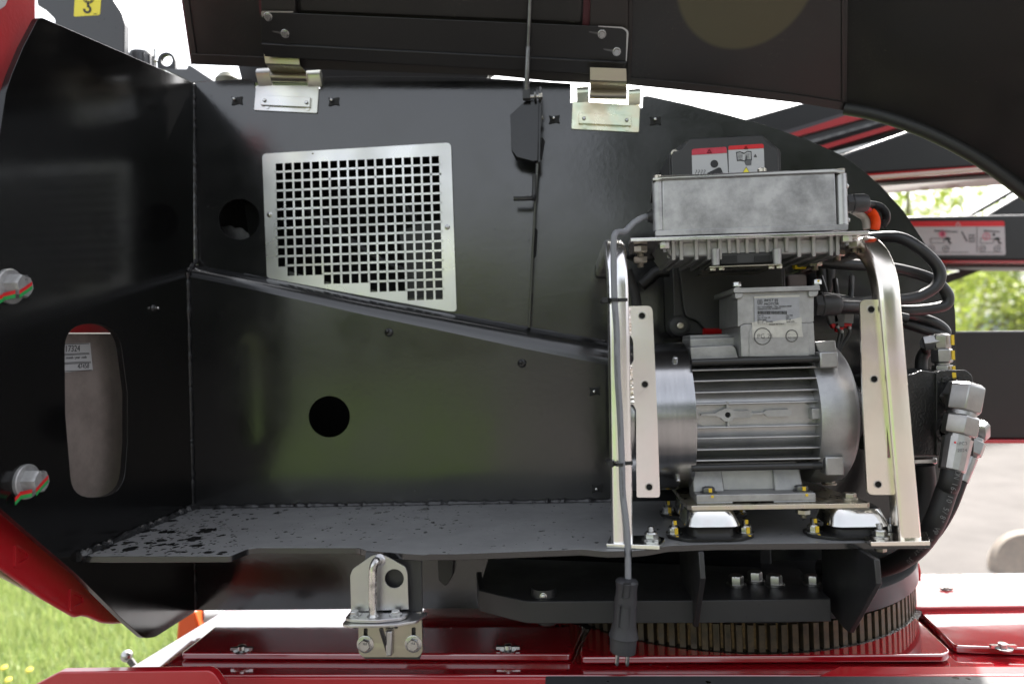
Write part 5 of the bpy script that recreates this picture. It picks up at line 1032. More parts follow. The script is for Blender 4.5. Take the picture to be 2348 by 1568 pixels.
hatch('ring_plate', [(1330, 1505, 16), (2165, 1500, 12), (2180, 1490, 8), (2080, 1396), (2050, 1360), (1400, 1360), (1352, 1440), (1332, 1480)], ZH + .004)
hatch('deck_cover', [(2188, 1480, 10), (2600, 1494), (2600, 1395), (2100, 1394, 8)], ZH)
mb = MB(); mb.prism([PZ(x, y, ZH + .01) for x, y in [(2100, 1330), (2600, 1326), (2600, 1385), (2090, 1392)]], (0, 0, -.03)); obj('rear_rail', mb, M['red'], ch, bevel=.004)
mb = MB(); mb.prism([Vector((P(1930, 1545, yfe).x, yfe + .012, ZD + .014)), Vector((2.6, yfe + .012, ZD + .014)), Vector((2.6, yfe - .03, ZD + .012)), Vector((P(1860, 1545, yfe).x, yfe - .03, ZD + .012))], (0, 0, -.02)); obj('front_rail', mb, M['red'], ch, bevel=.006, seg=3)
zst = P(1700, 1553, yfe - .05).z; xs0 = P(1248, 1553, yfe - .1).x
mb = MB(); mb.box((xs0, yfe - .40, zst - .03), (2.6, yfe - .04, zst)); obj('step', mb, add_spots(mk('step_grip', (.045, .046, .048), .6, bump=.6, bs=250, bd=.001), 40, .6, 3, .55, (.006, .006, .006), .1), ch, bevel=.004)
CLIPM = MB(); CLIPM.lathe((0, 0, 0), (0, 0, 1), [(0, .018), (.003, .019), (.004, .010), (.012, .009), (.014, .005)], 16); CLIPM.box((-.026, -.004, .003), (.026, .004, .009)); CLIPM = finish_mesh('fastener', CLIPM.v, CLIPM.f, M['steel'])
for x, y in [(555, 1492), (1165, 1490), (2300, 1487)]: inst('fastener', CLIPM, PZ(x, y, ZH), (0, 0, 1), ch)
inst('fastener', CLIPM, PZ(2170, 1352, ZH + .01), (0, 0, 1), ch).scale = (.6,) * 3
# bumper beam, ball rod, orange boot, grey tube
YBm = yfe - .12
bmp = obj('bumper_beam', MB().prism(LP(rp([(60, 1580), (135, 1540, 8), (479, 1536, 8), (492, 1545, 6), (512, 1575), (530, 1640), (40, 1640)], 0), YBm), (0, .022, 0)), M['red'], bevel=.003, seg=3, label='red bumper beam with a chamfered end at the lower left', cat='beam')
br = thing('ball_pin', 'small steel rod with a ball end beside the deck edge on the lawn side', 'pin', P(311, 1530, .15))
c = P(291, 1503, .1); obj('ball', MB().sphere(c, .017), M['steel'], br); obj('shaft', MB().cyl(c, P(314, 1534, .1), .0095, 12), M['darksteel'], br)
ob = obj('orange_post', MB().prism(LP([(403, 1470), (408, 1408), (446, 1400), (456, 1440), (440, 1475)], .55), (0, .06, 0)), mk('orange_paint', (.62, .085, .012), .4), bevel=.008, label='orange post standing behind the deck below the side plate corner', cat='post')
wt = obj('grey_tube', MB().cyl(P(455, 1412, .6), P(545, 1404, .75), .032, 20), mk('pale_grey', (.30, .31, .32), .4), label='pale grey tube behind the deck left edge', cat='tube')
rr_ = obj('red_reflector', MB().prism(LP(rp([(2093, 1292), (2108, 1290), (2113, 1310), (2113, 1336), (2106, 1345), (2093, 1346)], 4), .28), (0, .03, 0)), M['labelred'], bevel=.004, label='bright red marker lamp on the deck right of the slewing ring', cat='lamp')

# ================================================================== SLEWING RING
ZR = ZH + .005; RG = .499; ctr = Vector((.401, .2225, ZR))      # circle through the visible tooth feet
slew = thing('slewing_ring', 'rusty toothed slewing ring under the turret with a dark drum above it', 'slewing ring', ctr)
zt_ = P(1750, 1428, ctr.y - RG).z
nT = 132
tp = .5 * 2 * math.pi / nT
mb = MB(); mb.lathe((ctr.x, ctr.y, ZR - .003), (0, 0, 1), [(0, RG - .016), (zt_ - ZR, RG - .016)], 96); obj('gear_body', mb, M['gearst'], slew)
TM = MB(); h_ = zt_ - ZR - .004
pr_ = [(-.0088, 0), (-.0078, .008), (-.0062, .016), (.0062, .016), (.0078, .008), (.0088, 0)]
TM.prism([Vector((a, b, 0)) for a, b in pr_], (0, 0, h_)); TM = finish_mesh('tooth', TM.v, TM.f, M['tooth'], True, 20)
for k in range(nT):
    a = 2 * math.pi * k / nT
    d_ = Vector((math.cos(a), math.sin(a), 0)); vdir = (CAM - ctr); vdir.z = 0
    if d_.dot(vdir.normalized()) < .12: continue
    o_ = bpy.data.objects.new('tooth', TM); COL.objects.link(o_); place(o_, ctr + d_ * (RG - .017) - Vector((0, 0, ctr.z)) + Vector((0, 0, ZR - .001)), slew); o_.rotation_euler = (0, 0, a - math.pi / 2)
zd1 = P(1990, 1336, ctr.y - RG * .75).z
mb = MB(); mb.lathe((ctr.x, ctr.y, zt_ + .002), (0, 0, 1), [(0, RG - .01), (0, RG + .006), (zd1 - zt_, RG + .006), (zd1 - zt_ + .006, RG - .01), (zd1 - zt_ + .006, RG - .04)], 96); obj('drum', mb, mk('drum_paint', (.012, .012, .013), .3, spec=.35), slew)
mb = MB(); mb.lathe((ctr.x, ctr.y, ZR - .004), (0, 0, 1), [(0, RG + .012), (.004, RG + .004), (.005, RG - .02)], 96); obj('grease_bead', mb, mk('grease', (.008, .007, .006), .15, bump=1, bs=140, bd=.006), slew)
# bracket plate in front of the ring
ZK = P(1400, 1376, -.37).z; ZK2 = P(1400, 1428, -.37).z
plate_px = [(1097, 1352), (1150, 1365), (1205, 1377), (1230, 1378), (1600, 1376), (1905, 1372)]
ft3 = [PZ(x, y, ZK) for x, y in plate_px]
sbk = thing('slew_bracket', 'thick black bracket plate in front of the slewing ring below the shelf', 'bracket', ft3[3])
bk3 = [Vector((ft3[-1].x, ft3[-1].y + .2, ZK)), Vector((ft3[0].x + .02, YB - .003, ZK)), Vector((ft3[0].x - .004, YB - .003, ZK))]
obj('thick_plate', MB().prism(ft3 + bk3, (0, 0, ZK2 - ZK)), M['blackpart'], sbk, bevel=.002)
l0 = PZ(1097, 1352, ZK); mb = MB(); mb.prism([l0 + Vector((0, .004, .0)), PZ(1086, 1338, ZK) + Vector((0, .05, .012)), PZ(1086, 1338, ZK) + Vector((0, .05, -.045)), l0 + Vector((-.002, .002, ZK2 - ZK + .01))], (.012, .004, 0)); obj('end_cheek', mb, M['blackpart'], sbk, bevel=.003)
def gusset(pts3, th, mat=M['blackpart']): obj('gusset', MB().prism(pts3, (th, 0, 0)), mat, sbk, bevel=.0015)
xg = P(1582, 1350, -.35).x; ys_ = ft3[4].y
gusset([Vector((xg, ys_ - .09, ZS - .013)), Vector((xg, ys_ - .10, ZS - .06)), Vector((xg, ys_ - .004, ZK2 - .006)), Vector((xg, ys_ + .15, ZK2)), Vector((xg, ys_ + .15, ZS - .013))], .010)
xg2 = P(1912, 1350, -.32).x
gusset([Vector((xg2, ys_ - .15, ZS - .013)), Vector((xg2, ys_ - .155, ZS - .055)), Vector((xg2, ys_ - .02, ZK2 - .012)), Vector((xg2, ys_ + .01, ZK2 - .014)), Vector((xg2, ys_ + .12, ZK2)), Vector((xg2, ys_ + .12, ZS - .013))], .010)
RBt = hexmesh('bolt', .016, .017, .021, .004, M['fitting'])
for x, y, k in [(1688, 1341, 1), (1731, 1332, 1), (1776, 1340, 1), (1862, 1338, .9)]: inst('bolt', RBt, PZ(x, y, ZK + .0005), (0, 0, 1), sbk, .3).scale = (k,) * 3
p = PZ(1253, 1385, ZK2); obj('stop_pin', MB().lathe(Vector((p.x, p.y + .03, ZK2)), (0, 0, -1), [(0, .022), (.05, .022), (.053, .019)], 24), M['blackpart'], sbk)
p = PZ(1246, 1374, ZK); mb = MB(); mb.lathe(p + Vector((0, .03, 0)), (0, 0, 1), [(0, .028), (.016, .026)], 20); obj('grease_boss', mb, M['blackpart'], sbk); inst('grease_nipple', SCREW, p + Vector((0, .002, .006)), (0, -1, 0), sbk)
g_ = obj('hanging_tongue', MB().prism(LP(rp([(1003, 1282), (1040, 1282), (1038, 1320, 4), (1022, 1345, 8), (1006, 1330)], 2), YB - .02), (0, .02, 0)), M['blackpart'], turret, bevel=.002)
# ================================================================== HYDRAULIC PUMP and FITTINGS
YPu = -.30
pmp = thing('hydraulic_pump', 'black cast hydraulic pump right of the frame leg', 'pump', P(2160, 1035, YPu))
M['pump'] = mk('black_casting', (.014, .014, .014), .24, bump=1.0, bs=210, bd=.0012)
obj('front_body', MB().prism(LP(rp([(2020, 868), (2096, 857, 4), (2112, 849), (2146, 853), (2146, 1045), (2020, 1045)], 3), YPu), (0, .19, 0)), M['pump'], pmp, bevel=.005, seg=3)
obj('port_body', MB().prism(LP(rp([(2147, 853, 4), (2160, 849), (2215, 848, 6), (2229, 860, 6), (2236, 900), (2233, 1045), (2147, 1045)], 2), YPu - .006), (0, .19, 0)), M['pump'], pmp, bevel=.005, seg=3)
obj('mark_stripe', MB().prism(LP(rp([(2183, 854), (2192, 854), (2194, 877), (2186, 878)], 2), YPu - .0068), (0, .0008, 0)), M['yellowmark'], pmp)
c = P(2176, 985, YPu - .006); mb = MB(); mb.lathe(c, (0, -1, 0), [(0, .030), (.005, .029), (.005, .022), (-.004, .02), (-.004, .012), (.003, .012)], 28); obj('plug_port', mb, M['pump'], pmp)
c = P(2195, 905, YPu - .006); mb = MB(); mb.lathe(c, (0, -1, 0), [(0, .036), (.012, .034)], 28); obj('port_flange', mb, M['pump'], pmp)
mb = MB(); mb.prism(LP([(2160, 866), (2172, 862), (2180, 868), (2180, 876), (2160, 878)], YPu - .0085), (0, .004, 0)); obj('cast_arrow', mb, M['pump'], pmp, bevel=.001)
mb = MB(); x_0 = mx(1965); mb.lathe((x_0, YM, Zm), (1, 0, 0), [(0, .075), (.03, .075), (.03, .05), (P(2030, 945, YPu).x - x_0, .05)], 32); obj('coupling', mb, M['pump'], pmp)
def hexbody(mb, p, ax, prof): mb.lathe(p, ax, prof, 6)
# big elbow and its hose
lf = thing('pressure_hose', 'thick black hydraulic hose with a large silver elbow on the pump', 'hose', P(2060, 1300, -.3))
s = mpp(YPu)
cE = P(2197, 912, YPu - .03)
mb = MB(); mb.lathe(P(2190, 908, YPu - .008), (.12, -1, .05), [(0, 36 * s), (.014, 36 * s), (.024, 31 * s)], 6); obj('elbow_nut', mb, M['fitting'], lf, bevel=.001)
el_ = P(2215, 903, YPu - .055); ax = (P(2189, 1062, YPu - .075) - P(2218, 905, YPu - .055)).normalized()
mb = MB(); mb.lathe(el_ - ax * 22 * s, ax, [(0, 26 * s), (8 * s, 36 * s), (58 * s, 36 * s), (62 * s, 33 * s)], 6, phase=.35); mb.lathe(el_ + Vector((-.004, .03, 0)), (0, -1, 0), [(0, 30 * s), (.034, 29 * s), (.045, 16 * s)], 6); obj('elbow', mb, M['fitting'], lf, bevel=.002)
p1 = el_ + ax * 36 * s; mb = MB(); mb.lathe(p1, ax, [(0, 27 * s), (14 * s, 27 * s)], 24); obj('thread', mb, M['fitting'], lf)
p2 = p1 + ax * 12 * s; mb = MB(); mb.lathe(p2, ax, [(0, 31 * s), (4 * s, 35 * s), (38 * s, 35 * s), (42 * s, 32 * s)], 6, phase=.2); obj('union_nut', mb, M['fitting'], lf, bevel=.0012)
p3 = p2 + ax * 44 * s; mb = MB(); mb.lathe(p3, ax, [(-4 * s, 24 * s), (4 * s, 24 * s), (5 * s, 29 * s), (72 * s, 26 * s), (75 * s, 23 * s)], 14); fer = obj('ferrule', mb, M['fitting'], lf, ang=20)
tq = P(2199, 1020, YPu - .075 - 26 * s - .004); text('stamp', 'FC3', M['inkgrey'], fer, tq + Vector((0, -.001, 0)), X3, Z3, .009); text('stamp', '2024', M['inkgrey'], fer, tq + Vector((-.004, -.001, -.013)), X3, Z3, .009)
obj('red_dot', MB().sphere(P(2190, 1014, YPu - .078 - 26 * s), .0022, 8, 5), M['redmark'], fer)
p4 = p3 + ax * 66 * s
hp = [p4, p4 + ax * .03, P(2170, 1125, -.37), P(2146, 1190, -.37), P(2112, 1245, -.34), P(2066, 1283, -.30), P(2010, 1303, -.24), P(1950, 1308, -.16), P(1880, 1300, -.1)]
mb = MB(); mb.tube(hp, 21 * s, 18, 8); obj('hose', mb, M['rubber'], lf)
hs_ = 'DN 16-10 5/8" WP 300 bar 30'
def alongtext(string, pth, h, par, name='print'):
    k = len(string); pth = smooth(pth, 12); L_ = [0]
    for i in range(1, len(pth)): L_.append(L_[-1] + (pth[i] - pth[i - 1]).length)
    for i, chr_ in enumerate(string):
        if chr_ == ' ': continue
        d0 = i * h * .62
        for j in range(1, len(L_)):
            if L_[j] >= d0: break
        t = (d0 - L_[j - 1]) / max(1e-6, L_[j] - L_[j - 1]); q = pth[j - 1].lerp(pth[j], t); xd = (pth[j] - pth[j - 1]).normalized(); vd = (CAM - q).normalized(); yd = vd.cross(xd).normalized()
        text(name, chr_, M['greyplast'], par, q, xd, yd, h)
alongtext(hs_, [P(2192, 1076, -.40), P(2178, 1125, -.40), P(2153, 1190, -.40), P(2128, 1232, -.385), P(2100, 1262, -.36)], .0135, lf)
# small hose behind it
lf2 = thing('return_hose', 'thin black hydraulic hose with small silver nuts beside the big one', 'hose', P(2150, 1190, -.25))
q0 = P(2249, 985, -.24); ax2 = (P(2205, 1100, -.26) - q0).normalized()
mb = MB(); mb.lathe(P(2247, 986, -.235), (-.2, -.4, .9), [(-.02, .016), (-.015, .019), (.012, .019), (.018, .015)], 6); obj('elbow', mb, M['fitting'], lf2, bevel=.001)
mb = MB(); mb.lathe(q0 + ax2 * .02, ax2, [(0, .014), (.008, .014), (.009, .020), (.036, .020), (.038, .017), (.042, .014)], 6); obj('union_nut', mb, M['fitting'], lf2, bevel=.001)
mb = MB(); mb.lathe(q0 + ax2 * .062, ax2, [(0, .012), (.004, .015), (.058, .0135)], 14); obj('ferrule', mb, M['fitting'], lf2)
mb = MB(); mb.tube([q0 + ax2 * .11, P(2200, 1115, -.26), P(2180, 1165, -.26), P(2150, 1215, -.26), P(2110, 1260, -.25)], .0115, 14); obj('hose', mb, M['rubber'], lf2)
# top fitting
tf = thing('top_fitting', 'angled silver fitting with yellow paint marks on top of the pump', 'fitting', P(2160, 850, -.22))
c0 = P(2161, 852, -.22); s2 = mpp(-.22)
mb = MB(); mb.lathe(c0, (0, 0, 1), [(-.005, 21 * s2), (14 * s2, 21 * s2)], 6); mb.lathe(c0 + Vector((0, 0, 14 * s2)), (0, 0, 1), [(0, 15 * s2), (6 * s2, 15 * s2)], 20); obj('adapter', mb, M['fitting'], tf, bevel=.001)
mb = MB(); mb.lathe(c0 + Vector((0, 0, 19 * s2)), (0, 0, 1), [(0, 19 * s2), (3 * s2, 22 * s2), (29 * s2, 22 * s2), (32 * s2, 19 * s2)], 6, phase=.3); obj('union_nut', mb, M['fitting'], tf, bevel=.001)
ce = c0 + Vector((0, 0, 68 * s2)); mb = MB(); mb.lathe(ce - Vector((0, 0, 18 * s2)), (0, 0, 1), [(0, 17 * s2), (4 * s2, 19 * s2), (30 * s2, 19 * s2), (34 * s2, 12 * s2)], 6); mb.lathe(ce, (-.9, .35, -.15), [(0, 16 * s2), (18 * s2, 18 * s2), (34 * s2, 18 * s2)], 6); obj('elbow', mb, M['fitting'], tf, bevel=.001)
for dz, hh in [(58, 22), (26, 20), (2, 10)]:
    q = c0 + Vector((13 * s2, -19 * s2, dz * s2)); obj('paint_mark', MB().box(q + Vector((-.002, -.002, 0)), q + Vector((.004, .002, hh * s2))), M['yellowmark'], tf)
mb = MB(); mb.tube([ce + Vector((-.9, .35, -.15)) * 30 * s2, P(2126, 800, -.16), P(2114, 820, -.15), P(2112, 850, -.15), P(2112, 900, -.15)], .013, 14); obj('hose', mb, M['rubber'], tf)
hc = obj('hose_clamp', MB().box(P(2095, 1065, -.2) + Vector((0, 0, 0)), P(2150, 1050, -.2) + Vector((0, .02, 0))), M['steel'], bevel=.003, label='small bright hose clamp below the pump', cat='clamp')
mb = MB(); mb.tube([P(2118, 1066, -.19), P(2122, 1120, -.19), P(2110, 1180, -.19), P(2085, 1230, -.19)], .022, 14); obj('suction_hose', mb, M['rubber'], label='black suction hose hanging behind the right frame leg below the pump', cat='hose')

# ================================================================== CABLES behind the frame
def cableobj(name, pts, r, mat, lab, grp='black cables looping behind the right frame leg', cat='cable', sub=8):
    mb = MB(); mb.tube([P(*q) for q in pts], r, 12, sub); return obj(name, mb, mat, label=lab, cat=cat, group=grp)
cableobj('motor_cable', [(1895, 560, -.16), (2000, 545, -.16), (2062, 545, -.2), (2107, 569, -.22), (2147, 607, -.22), (2155, 638, -.22), (2136, 665, -.22), (2088, 684, -.22), (2010, 690, -.24), (1912, 700, -.30)], .0125, M['cable'], 'black cable making the highest and widest loop right of the frame leg')
cableobj('motor_cable', [(1820, 604, -.20), (1848, 601, -.22), (1940, 606, -.22), (2024, 612, -.2), (2086, 623, -.18), (2139, 641, -.18), (2166, 665, -.18), (2174, 686, -.18), (2160, 703, -.18), (2091, 712, -.18), (2000, 708, -.2), (1912, 706, -.3)], .0125, M['cable'], 'black cable with a yellow tag passing under the controller into the middle loop')
cableobj('motor_cable', [(1900, 694, -.22), (1990, 700, -.2), (2094, 724, -.15), (2139, 738, -.15), (2164, 755, -.15), (2160, 766, -.15), (2092, 746, -.14), (2010, 720, -.14), (1900, 690, -.14)], .012, M['cable'], 'black cable forming the lowest flat loop above the pump fitting')
cableobj('motor_cable', [(1880, 680, -.2), (1950, 690, -.2), (2000, 712, -.2), (2080, 730, -.2)], .011, M['cable'], 'thin black cable running behind the terminal box gland')
mb = MB(); c = P(1833, 603, -.222); mb.lathe(c, (1, 0, -.01), [(-.012, .0138), (.012, .0138)], 20); tg = obj('cable_tag', mb, M['yellowtag'], label='yellow tag sleeve lettered 120 CGO on the cable under the controller', cat='tag', group='yellow cable tags')
text('print', '120', M['ink'], tg, P(1825, 601, -.2365), X3, Z3, .008); text('print', 'CGO', M['ink'], tg, P(1825, 609, -.2365), X3, Z3, .008)
mb = MB(); c = P(1914, 700, YT_ + .05); mb.lathe(c, (1, 0, 0), [(-.006, .0142), (.010, .0145)], 20); tg2 = obj('cable_tag', mb, M['yellowtag'], label='yellow tag sleeve lettered U beside the terminal box gland', cat='tag', group='yellow cable tags'); text('print', 'U', M['ink'], tg2, P(1913, 704, YT_ + .035), X3, Z3, .010)
mb = MB(); mb.tube([P(1906, 701, YT_ + .05), P(1940, 702, YT_ + .055), P(1985, 703, YT_ + .08), P(2040, 700, -.25)], .0125, 12); obj('phase_cable', mb, M['cable'], label='short thick black cable leaving the terminal box gland', cat='cable')
rc = thing('red_battery_cable', 'red cable in orange corrugated conduit at the right end of the controller', 'cable', P(2000, 520, -.36))
mb = MB(); mb.tube([P(1958, 472, -.37), P(1975, 477, -.36), P(1992, 484, -.36), P(2003, 497, -.36)], .0072, 12); obj('wire', mb, M['redwire'], rc)
def conduit(pts, r, mat, par, name='conduit', pitch=.004):
    p_ = smooth([P(*q) for q in pts], 14); mb = MB(); rings = []; n = 14; u = None
    for i, q in enumerate(p_):
        t = (p_[min(i + 1, len(p_) - 1)] - p_[max(i - 1, 0)]).normalized(); u = t.orthogonal().normalized() if u is None else (u - t * u.dot(t)).normalized(); v = t.cross(u); r_ = r * (1.0 if i % 2 else .86)
        rings.append([q + (u * math.cos(2 * math.pi * k / n) + v * math.sin(2 * math.pi * k / n)) * r_ for k in range(n)])
    mb.loft(rings); return obj(name, mb, mat, par, ang=20)
conduit([(1995, 485, -.36), (2004, 495, -.36), (2008, 510, -.36), (2005, 525, -.355)], .0098, M['orange'], rc)
wc = cableobj('white_sheathed_cable', [(1952, 479, -.365), (1970, 489, -.355), (1984, 500, -.35), (1989, 525, -.35)], .0085, mk('pale_sheath', (.32, .29, .26), .5), 'pale grey cable below the red one at the controller gland', None)
bc = thing('black_conduit', 'black corrugated conduit curving down from the controller gland', 'conduit', P(2020, 520, -.34))
mb = MB(); mb.tube([P(1958, 468, -.37), P(1985, 467, -.35), P(2005, 470, -.34)], .007, 10); obj('wire', mb, M['cable'], bc)
conduit([(2002, 470, -.34), (2020, 476, -.34), (2031, 490, -.34), (2031, 505, -.34), (2020, 520, -.34)], .0085, M['cable'], bc)
# connectors hanging right of the terminal box
for i, (x, y, an, lab) in enumerate([(1912, 733, .25, 'grey connector with red seal right of the terminal box, left one'), (1925, 742, .05, 'dark grey connector with red seal, lower middle one right of the terminal box'), (1946, 733, -.12, 'light grey connector with red seal right of the terminal box, right one')]):
    t = thing('wire_connector', lab, 'connector', P(x, y, -.2), 'wire connectors right of the terminal box'); c = P(x, y, -.2); u = Vector((math.sin(an), 0, -math.cos(an))); v = Vector((math.cos(an), 0, math.sin(an)))
    mb = MB(); mb.prism([c - v * .011 - u * .03, c + v * .011 - u * .03, c + v * .011 + u * .008, c - v * .011 + u * .008], (0, .016, 0)); obj('shell', mb, M['greyplast'] if i != 2 else mk('light_connector', (.22, .22, .22), .5), t, bevel=.002)
    mb = MB(); mb.prism([c - v * .009 + u * .008, c + v * .009 + u * .008, c + v * .006 + u * .02, c - v * .008 + u * .018], (0, .013, 0)); obj('red_seal', mb, M['labelred'], t, bevel=.002)
    mb = MB(); mb.sphere(c + u * .018 + v * .003 + Vector((0, -.002, 0)), .004, 8, 5); obj('pin_cap', mb, M['white'], t)
    mb = MB(); mb.tube([c + u * .015, c + u * .03 + v * .004, c + u * .06 - v * .01, c + u * .09 - v * .02], .0035, 8); obj('wire', mb, M['cable'], t)
    mb = MB(); mb.tube([c - u * .03, c - u * .06, c - u * .10 + v * .01 + Vector((0, .03, 0))], .006, 8); obj('wire', mb, M['cable'], t)
# cables and sleeves left, behind the frame leg
cableobj('black_sleeve', [(1440, 585, -.2), (1465, 590, -.25), (1500, 585, -.25), (1548, 572, -.2)], .011, M['cable'], 'black cable running from the left leg under the controller to the housing', None)
cableobj('cut_hose', [(1470, 655, -.1), (1488, 640, -.1), (1505, 625, -.1), (1530, 622, -.1), (1560, 622, -.08)], .014, M['rubber'], 'short black hose stub pointing at the left bolt plate', None)
cableobj('braided_sleeve', [(1438, 620, -.25), (1446, 645, -.25), (1456, 675, -.25), (1462, 720, -.25)], .011, mk('braid', (.02, .02, .021), .7, bump=1, bs=400, bd=.002), 'black braided sleeve behind the upper left bolt plate', None)
conduit([(1612, 758, -.16), (1625, 758, -.16), (1640, 758, -.16), (1655, 758, -.16)], .012, M['redwire'], None, 'red_conduit'); setp(bpy.data.objects['red_conduit'], 'short red corrugated sleeve just above the motor left of the terminal box', 'conduit')
for i, (a, b, c_) in enumerate([((1880, 590), (1885, 660), (1870, 690)), ((1905, 600), (1900, 650), (1885, 700))]):
    cableobj('panel_cable', [(a[0], a[1], -.06), (b[0], b[1], -.06), (c_[0], c_[1], -.05)], .012, M['cable'], ['black cable hanging against the panel right of the housing, left one', 'black cable hanging against the panel right of the housing, right one'][i], 'cables against the back panel')
mb = MB(); mb.prism(LP(rp([(1806, 630), (1850, 628), (1852, 690), (1812, 694)], 8), -.06), (0, .05, 0)); obj('relay_box', mb, M['counter'], bevel=.004, label='small grey relay box on the panel right of the black housing', cat='box')
# ================================================================== BOOMS at the back
def beam(name, loop, Y, th, mat, par=None, **k): return obj(name, MB().prism(LP(loop, Y), (0, th, 0)), mat, par, **k)
YB1 = .9
b1 = thing('upper_boom', 'dark boom with red edges crossing behind the hood at the upper right', 'boom', P(1990, 330, YB1))
beam('beam_side', [(1600, 305), (1860, 232), (2050, 232), (2100, 240), (1790, 318)], YB1, .25, M['boomdark'], b1)
beam('beam_underside', [(1740, 318), (1925, 262), (2050, 250), (2050, 268), (1800, 345)], YB1 - .03, .03, mk('boom_grey', (.05, .05, .056), .35), b1)
beam('hydraulic_pipe', [(1800, 338), (2050, 268), (2050, 274), (1805, 345)], YB1 - .06, .02, M['darksteel'], b1)
beam('red_edge', [(1740, 330), (1962, 258), (2060, 245), (2060, 250), (1745, 336)], YB1 - .05, .02, M['red'], b1)
beam('lower_chord', [(1790, 350), (2050, 275), (2130, 262), (2130, 300), (1860, 368)], YB1 - .02, .2, M['blackpart'], b1)
beam('red_edge', [(1850, 344), (2080, 275), (2140, 262), (2140, 268), (1860, 352)], YB1 - .07, .04, M['red'], b1)
beam('bright_rail', [(1850, 364), (2100, 300), (2100, 305), (1860, 370)], YB1 - .1, .02, M['zincgrille'], b1)
for k, (x, y, mt) in enumerate([(2055, 318, M['red']), (2075, 312, M['counter']), (2105, 305, M['red'])]): beam('bracket_block', [(x, y - 6), (x + 18, y - 10), (x + 18, y + 4), (x + 2, y + 8)], YB1 - .1, .05, mt, b1)
b2 = thing('middle_boom', 'dark glossy boom box section below the red edged boom at the upper right', 'boom', P(2100, 400, YB1))
YB2 = .7
beam('beam_side', [(1880, 372), (2080, 300), (2420, 290), (2420, 372), (1960, 402)], YB2, .3, M['boom'], b2, bevel=.01)
beam('bottom_edge', [(1960, 401), (2420, 368), (2420, 377), (1970, 410)], YB2 - .02, .3, M['reddark'], b2)
beam('cable_tray', [(1990, 410), (2420, 380), (2420, 392), (2010, 421)], YB2 + .05, .05, M['boomdark'], b2)
beam('tray_edge', [(1985, 404), (2330, 377), (2330, 382), (1990, 410)], YB2 - .04, .03, mk('pale_edge', (.45, .38, .33), .5), b2)
YB3 = 1.1
b3 = thing('label_beam', 'black beam carrying a long white and red warning label at the right', 'beam', P(2250, 600, YB3))
beam('beam_side', [(2040, 497), (2500, 489), (2500, 598), (2040, 596)], YB3, .25, M['boom'], b3, bevel=.008)
beam('bottom_edge', [(2040, 597), (2500, 598), (2500, 604), (2040, 602)], YB3 - .02, .28, M['reddark'], b3)
beam('drip_rail', [(2040, 606), (2500, 606), (2500, 613), (2040, 613)], YB3 + .05, .1, M['boomdark'], b3)
lbw = beam('warning_label', rp([(2060, 508, 3), (2303, 507, 5), (2306, 585, 5), (2060, 585, 3)]), YB3 - .002, .002, M['white'], b3)
beam('red_header', rp([(2060, 508, 3), (2303, 507, 5), (2303.5, 519), (2060, 520)]), YB3 - .003, .001, M['labelred'], lbw)
def w2(nm, loop, mat=M['ink']): return beam(nm, loop, YB3 - .0035, .001, mat, lbw, smooth_=False)
mb = MB(); mb.prism(LP([(2197, 509), (2204, 518), (2190, 518)], YB3 - .0045), (0, .001, 0), [LP([(2197, 511.5), (2201.5, 517), (2192.5, 517)], YB3 - .0045)]); obj('warning_triangle', mb, M['white'], lbw, smooth_=False)
def ringpx(cx, cy, r, wd, mat, n=24): mb = MB(); mb.prism(LP(circ(cx, cy, r, n), YB3 - .0035), (0, .001, 0), [LP(circ(cx, cy, r - wd, n), YB3 - .0035)]); obj('pictogram', mb, mat, lbw, smooth_=False)
for cx in (2136, 2169, 2253, 2287): ringpx(cx, 570, 7.5, 1.2, M['inkgrey']); ringpx(cx, 570, 2.6, 1, M['inkgrey'])
for (dx) in (0, 114):
    w2('pictogram', [(2142 + dx, 527.5), (2196 + dx * .85, 530.5), (2196 + dx * .85, 533), (2142 + dx, 531)], M['inkgrey'])
    w2('pictogram', [(2166 + dx, 546), (2174 + dx, 543.5), (2181 + dx, 548), (2177 + dx, 551), (2178 + dx, 554), (2183 + dx, 557), (2184 + dx, 559), (2178 + dx, 556.5), (2180 + dx, 562), (2174 + dx, 555), (2173 + dx, 549), (2168 + dx, 552)])
    mb = MB(); mb.prism(LP([(2134 + dx, 546), (2165 + dx, 547), (2165 + dx, 558), (2134 + dx, 558)], YB3 - .0035), (0, .001, 0), [LP([(2135 + dx, 547), (2164 + dx, 548), (2164 + dx, 557), (2135 + dx, 557)], YB3 - .0035)]); obj('pictogram', mb, M['inkgrey'], lbw, smooth_=False)
w2('pictogram', circ(2279, 538, 3, 12)); w2('pictogram', [(2204, 531), (2207, 530), (2219, 553), (2216, 554)], M['inkgrey'])
for x in (2223, 2228, 2233): w2('pictogram', [(x, 538), (x + 1.2, 538), (x + 1.2, 555), (x, 555)], M['inkgrey'])
for y in (538, 546, 554): w2('pictogram', [(2221, y), (2236, y), (2236, y + 1.2), (2221, y + 1.2)], M['inkgrey'])
st_ = []
for k in range(16): r_ = 12 if k % 2 == 0 else 5; st_.append((2161 + r_ * math.cos(k * math.pi / 8), 536 + r_ * math.sin(k * math.pi / 8)))
w2('pictogram', st_, M['inkpink']); w2('pictogram', circ(2162, 537, 3, 12)); ringpx(2262, 542, 8.5, 1.4, M['inkpink']); w2('pictogram', [(2261, 537), (2263, 537), (2262.6, 547), (2261.4, 547)], M['inkpink'])
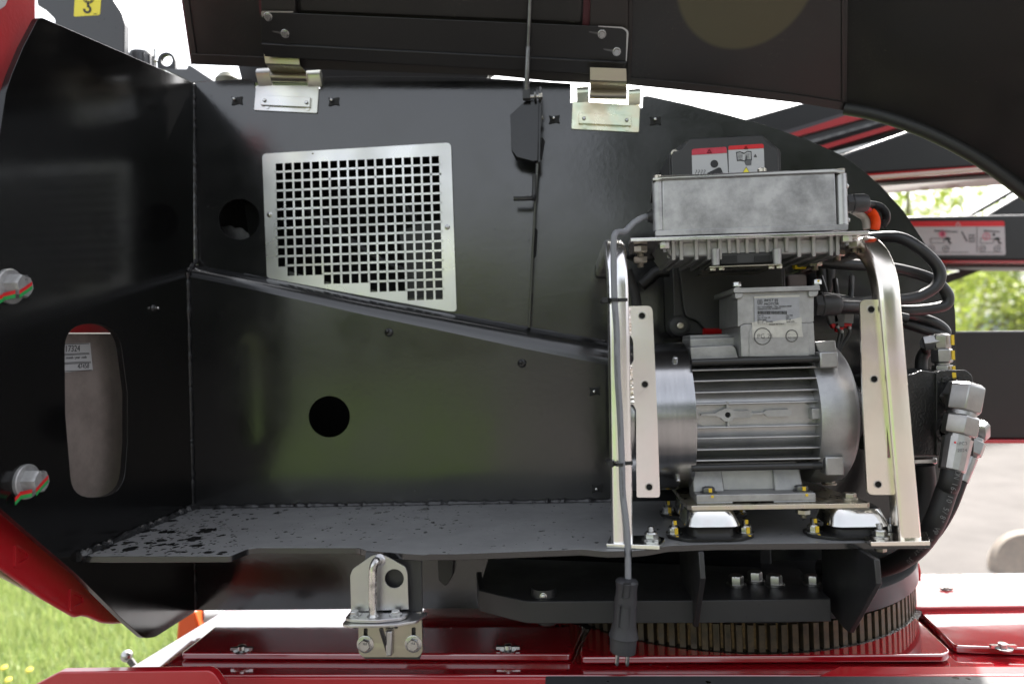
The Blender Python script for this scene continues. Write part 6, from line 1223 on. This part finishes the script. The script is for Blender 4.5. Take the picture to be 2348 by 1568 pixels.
w2('pictogram', [(2240, 521), (2241, 521), (2241, 578), (2240, 578)], M['inkgrey']); w2('pictogram', [(2120, 578), (2222, 578), (2222, 579), (2120, 579)], M['inkgrey']); w2('pictogram', [(2246, 578), (2299, 578), (2299, 579), (2246, 579)], M['inkgrey'])
for i, (lp, lab) in enumerate([([(2224, 492), (2348, 420), (2420, 378), (2420, 386), (2348, 430), (2238, 492)], 'thin black diagonal brace rising to the right edge above the label beam'), ([(2262, 494), (2348, 443), (2420, 400), (2420, 470), (2348, 494)], 'wide dark diagonal arm behind the thin brace at the right edge')]):
    beam('diagonal_brace', lp, YB3 + .3 + .1 * i, .06, M['boomdark'] if i == 0 else M['boom'], label=lab, cat='brace', group='diagonal braces at the right edge')
beam('lower_strut', [(2130, 640), (2240, 612), (2270, 612), (2160, 655), (2140, 665)], YB3 + .2, .1, M['blackpart'], label='dark ribbed strut slanting below the label beam', cat='strut')
b4 = thing('lower_boom', 'broad black boom side with a red lower edge behind the pump', 'boom', P(2300, 1016, .5))
beam('beam_side', [(2120, 760), (2560, 756), (2560, 1008), (2120, 1006)], .5, .25, M['boom'], b4, bevel=.006)
beam('red_edge', [(2050, 1008), (2560, 1009), (2560, 1017), (2050, 1016)], .48, .28, M['red'], b4, bevel=.003)
# dusty wheel lying far right on the paving
wl = thing('dusty_wheel', 'dusty tan wheel standing on the paving at the lower right edge', 'wheel', PZ(2345, 1320, 0))
wc_ = PZ(2348, 1322, 0); cW = wc_ + Vector((.12, .1, .02)); M['dust'] = mk('dusty_rubber', (.30, .25, .20), .8, col2=(.22, .19, .16), vs=20, bump=.5, bs=40)
mb = MB(); mb.lathe(cW, (-.25, -.8, .5), [(-.06, .16), (-.07, .22), (-.04, .26), (.04, .26), (.07, .22), (.06, .16)], 40); obj('tyre', mb, M['dust'], wl)
mb = MB(); mb.lathe(cW, (-.25, -.8, .5), [(.0, .16), (.02, .15), (.02, .05), (.05, .045), (.06, .02)], 30); obj('rim', mb, mk('dusty_rim', (.10, .085, .07), .7), wl)
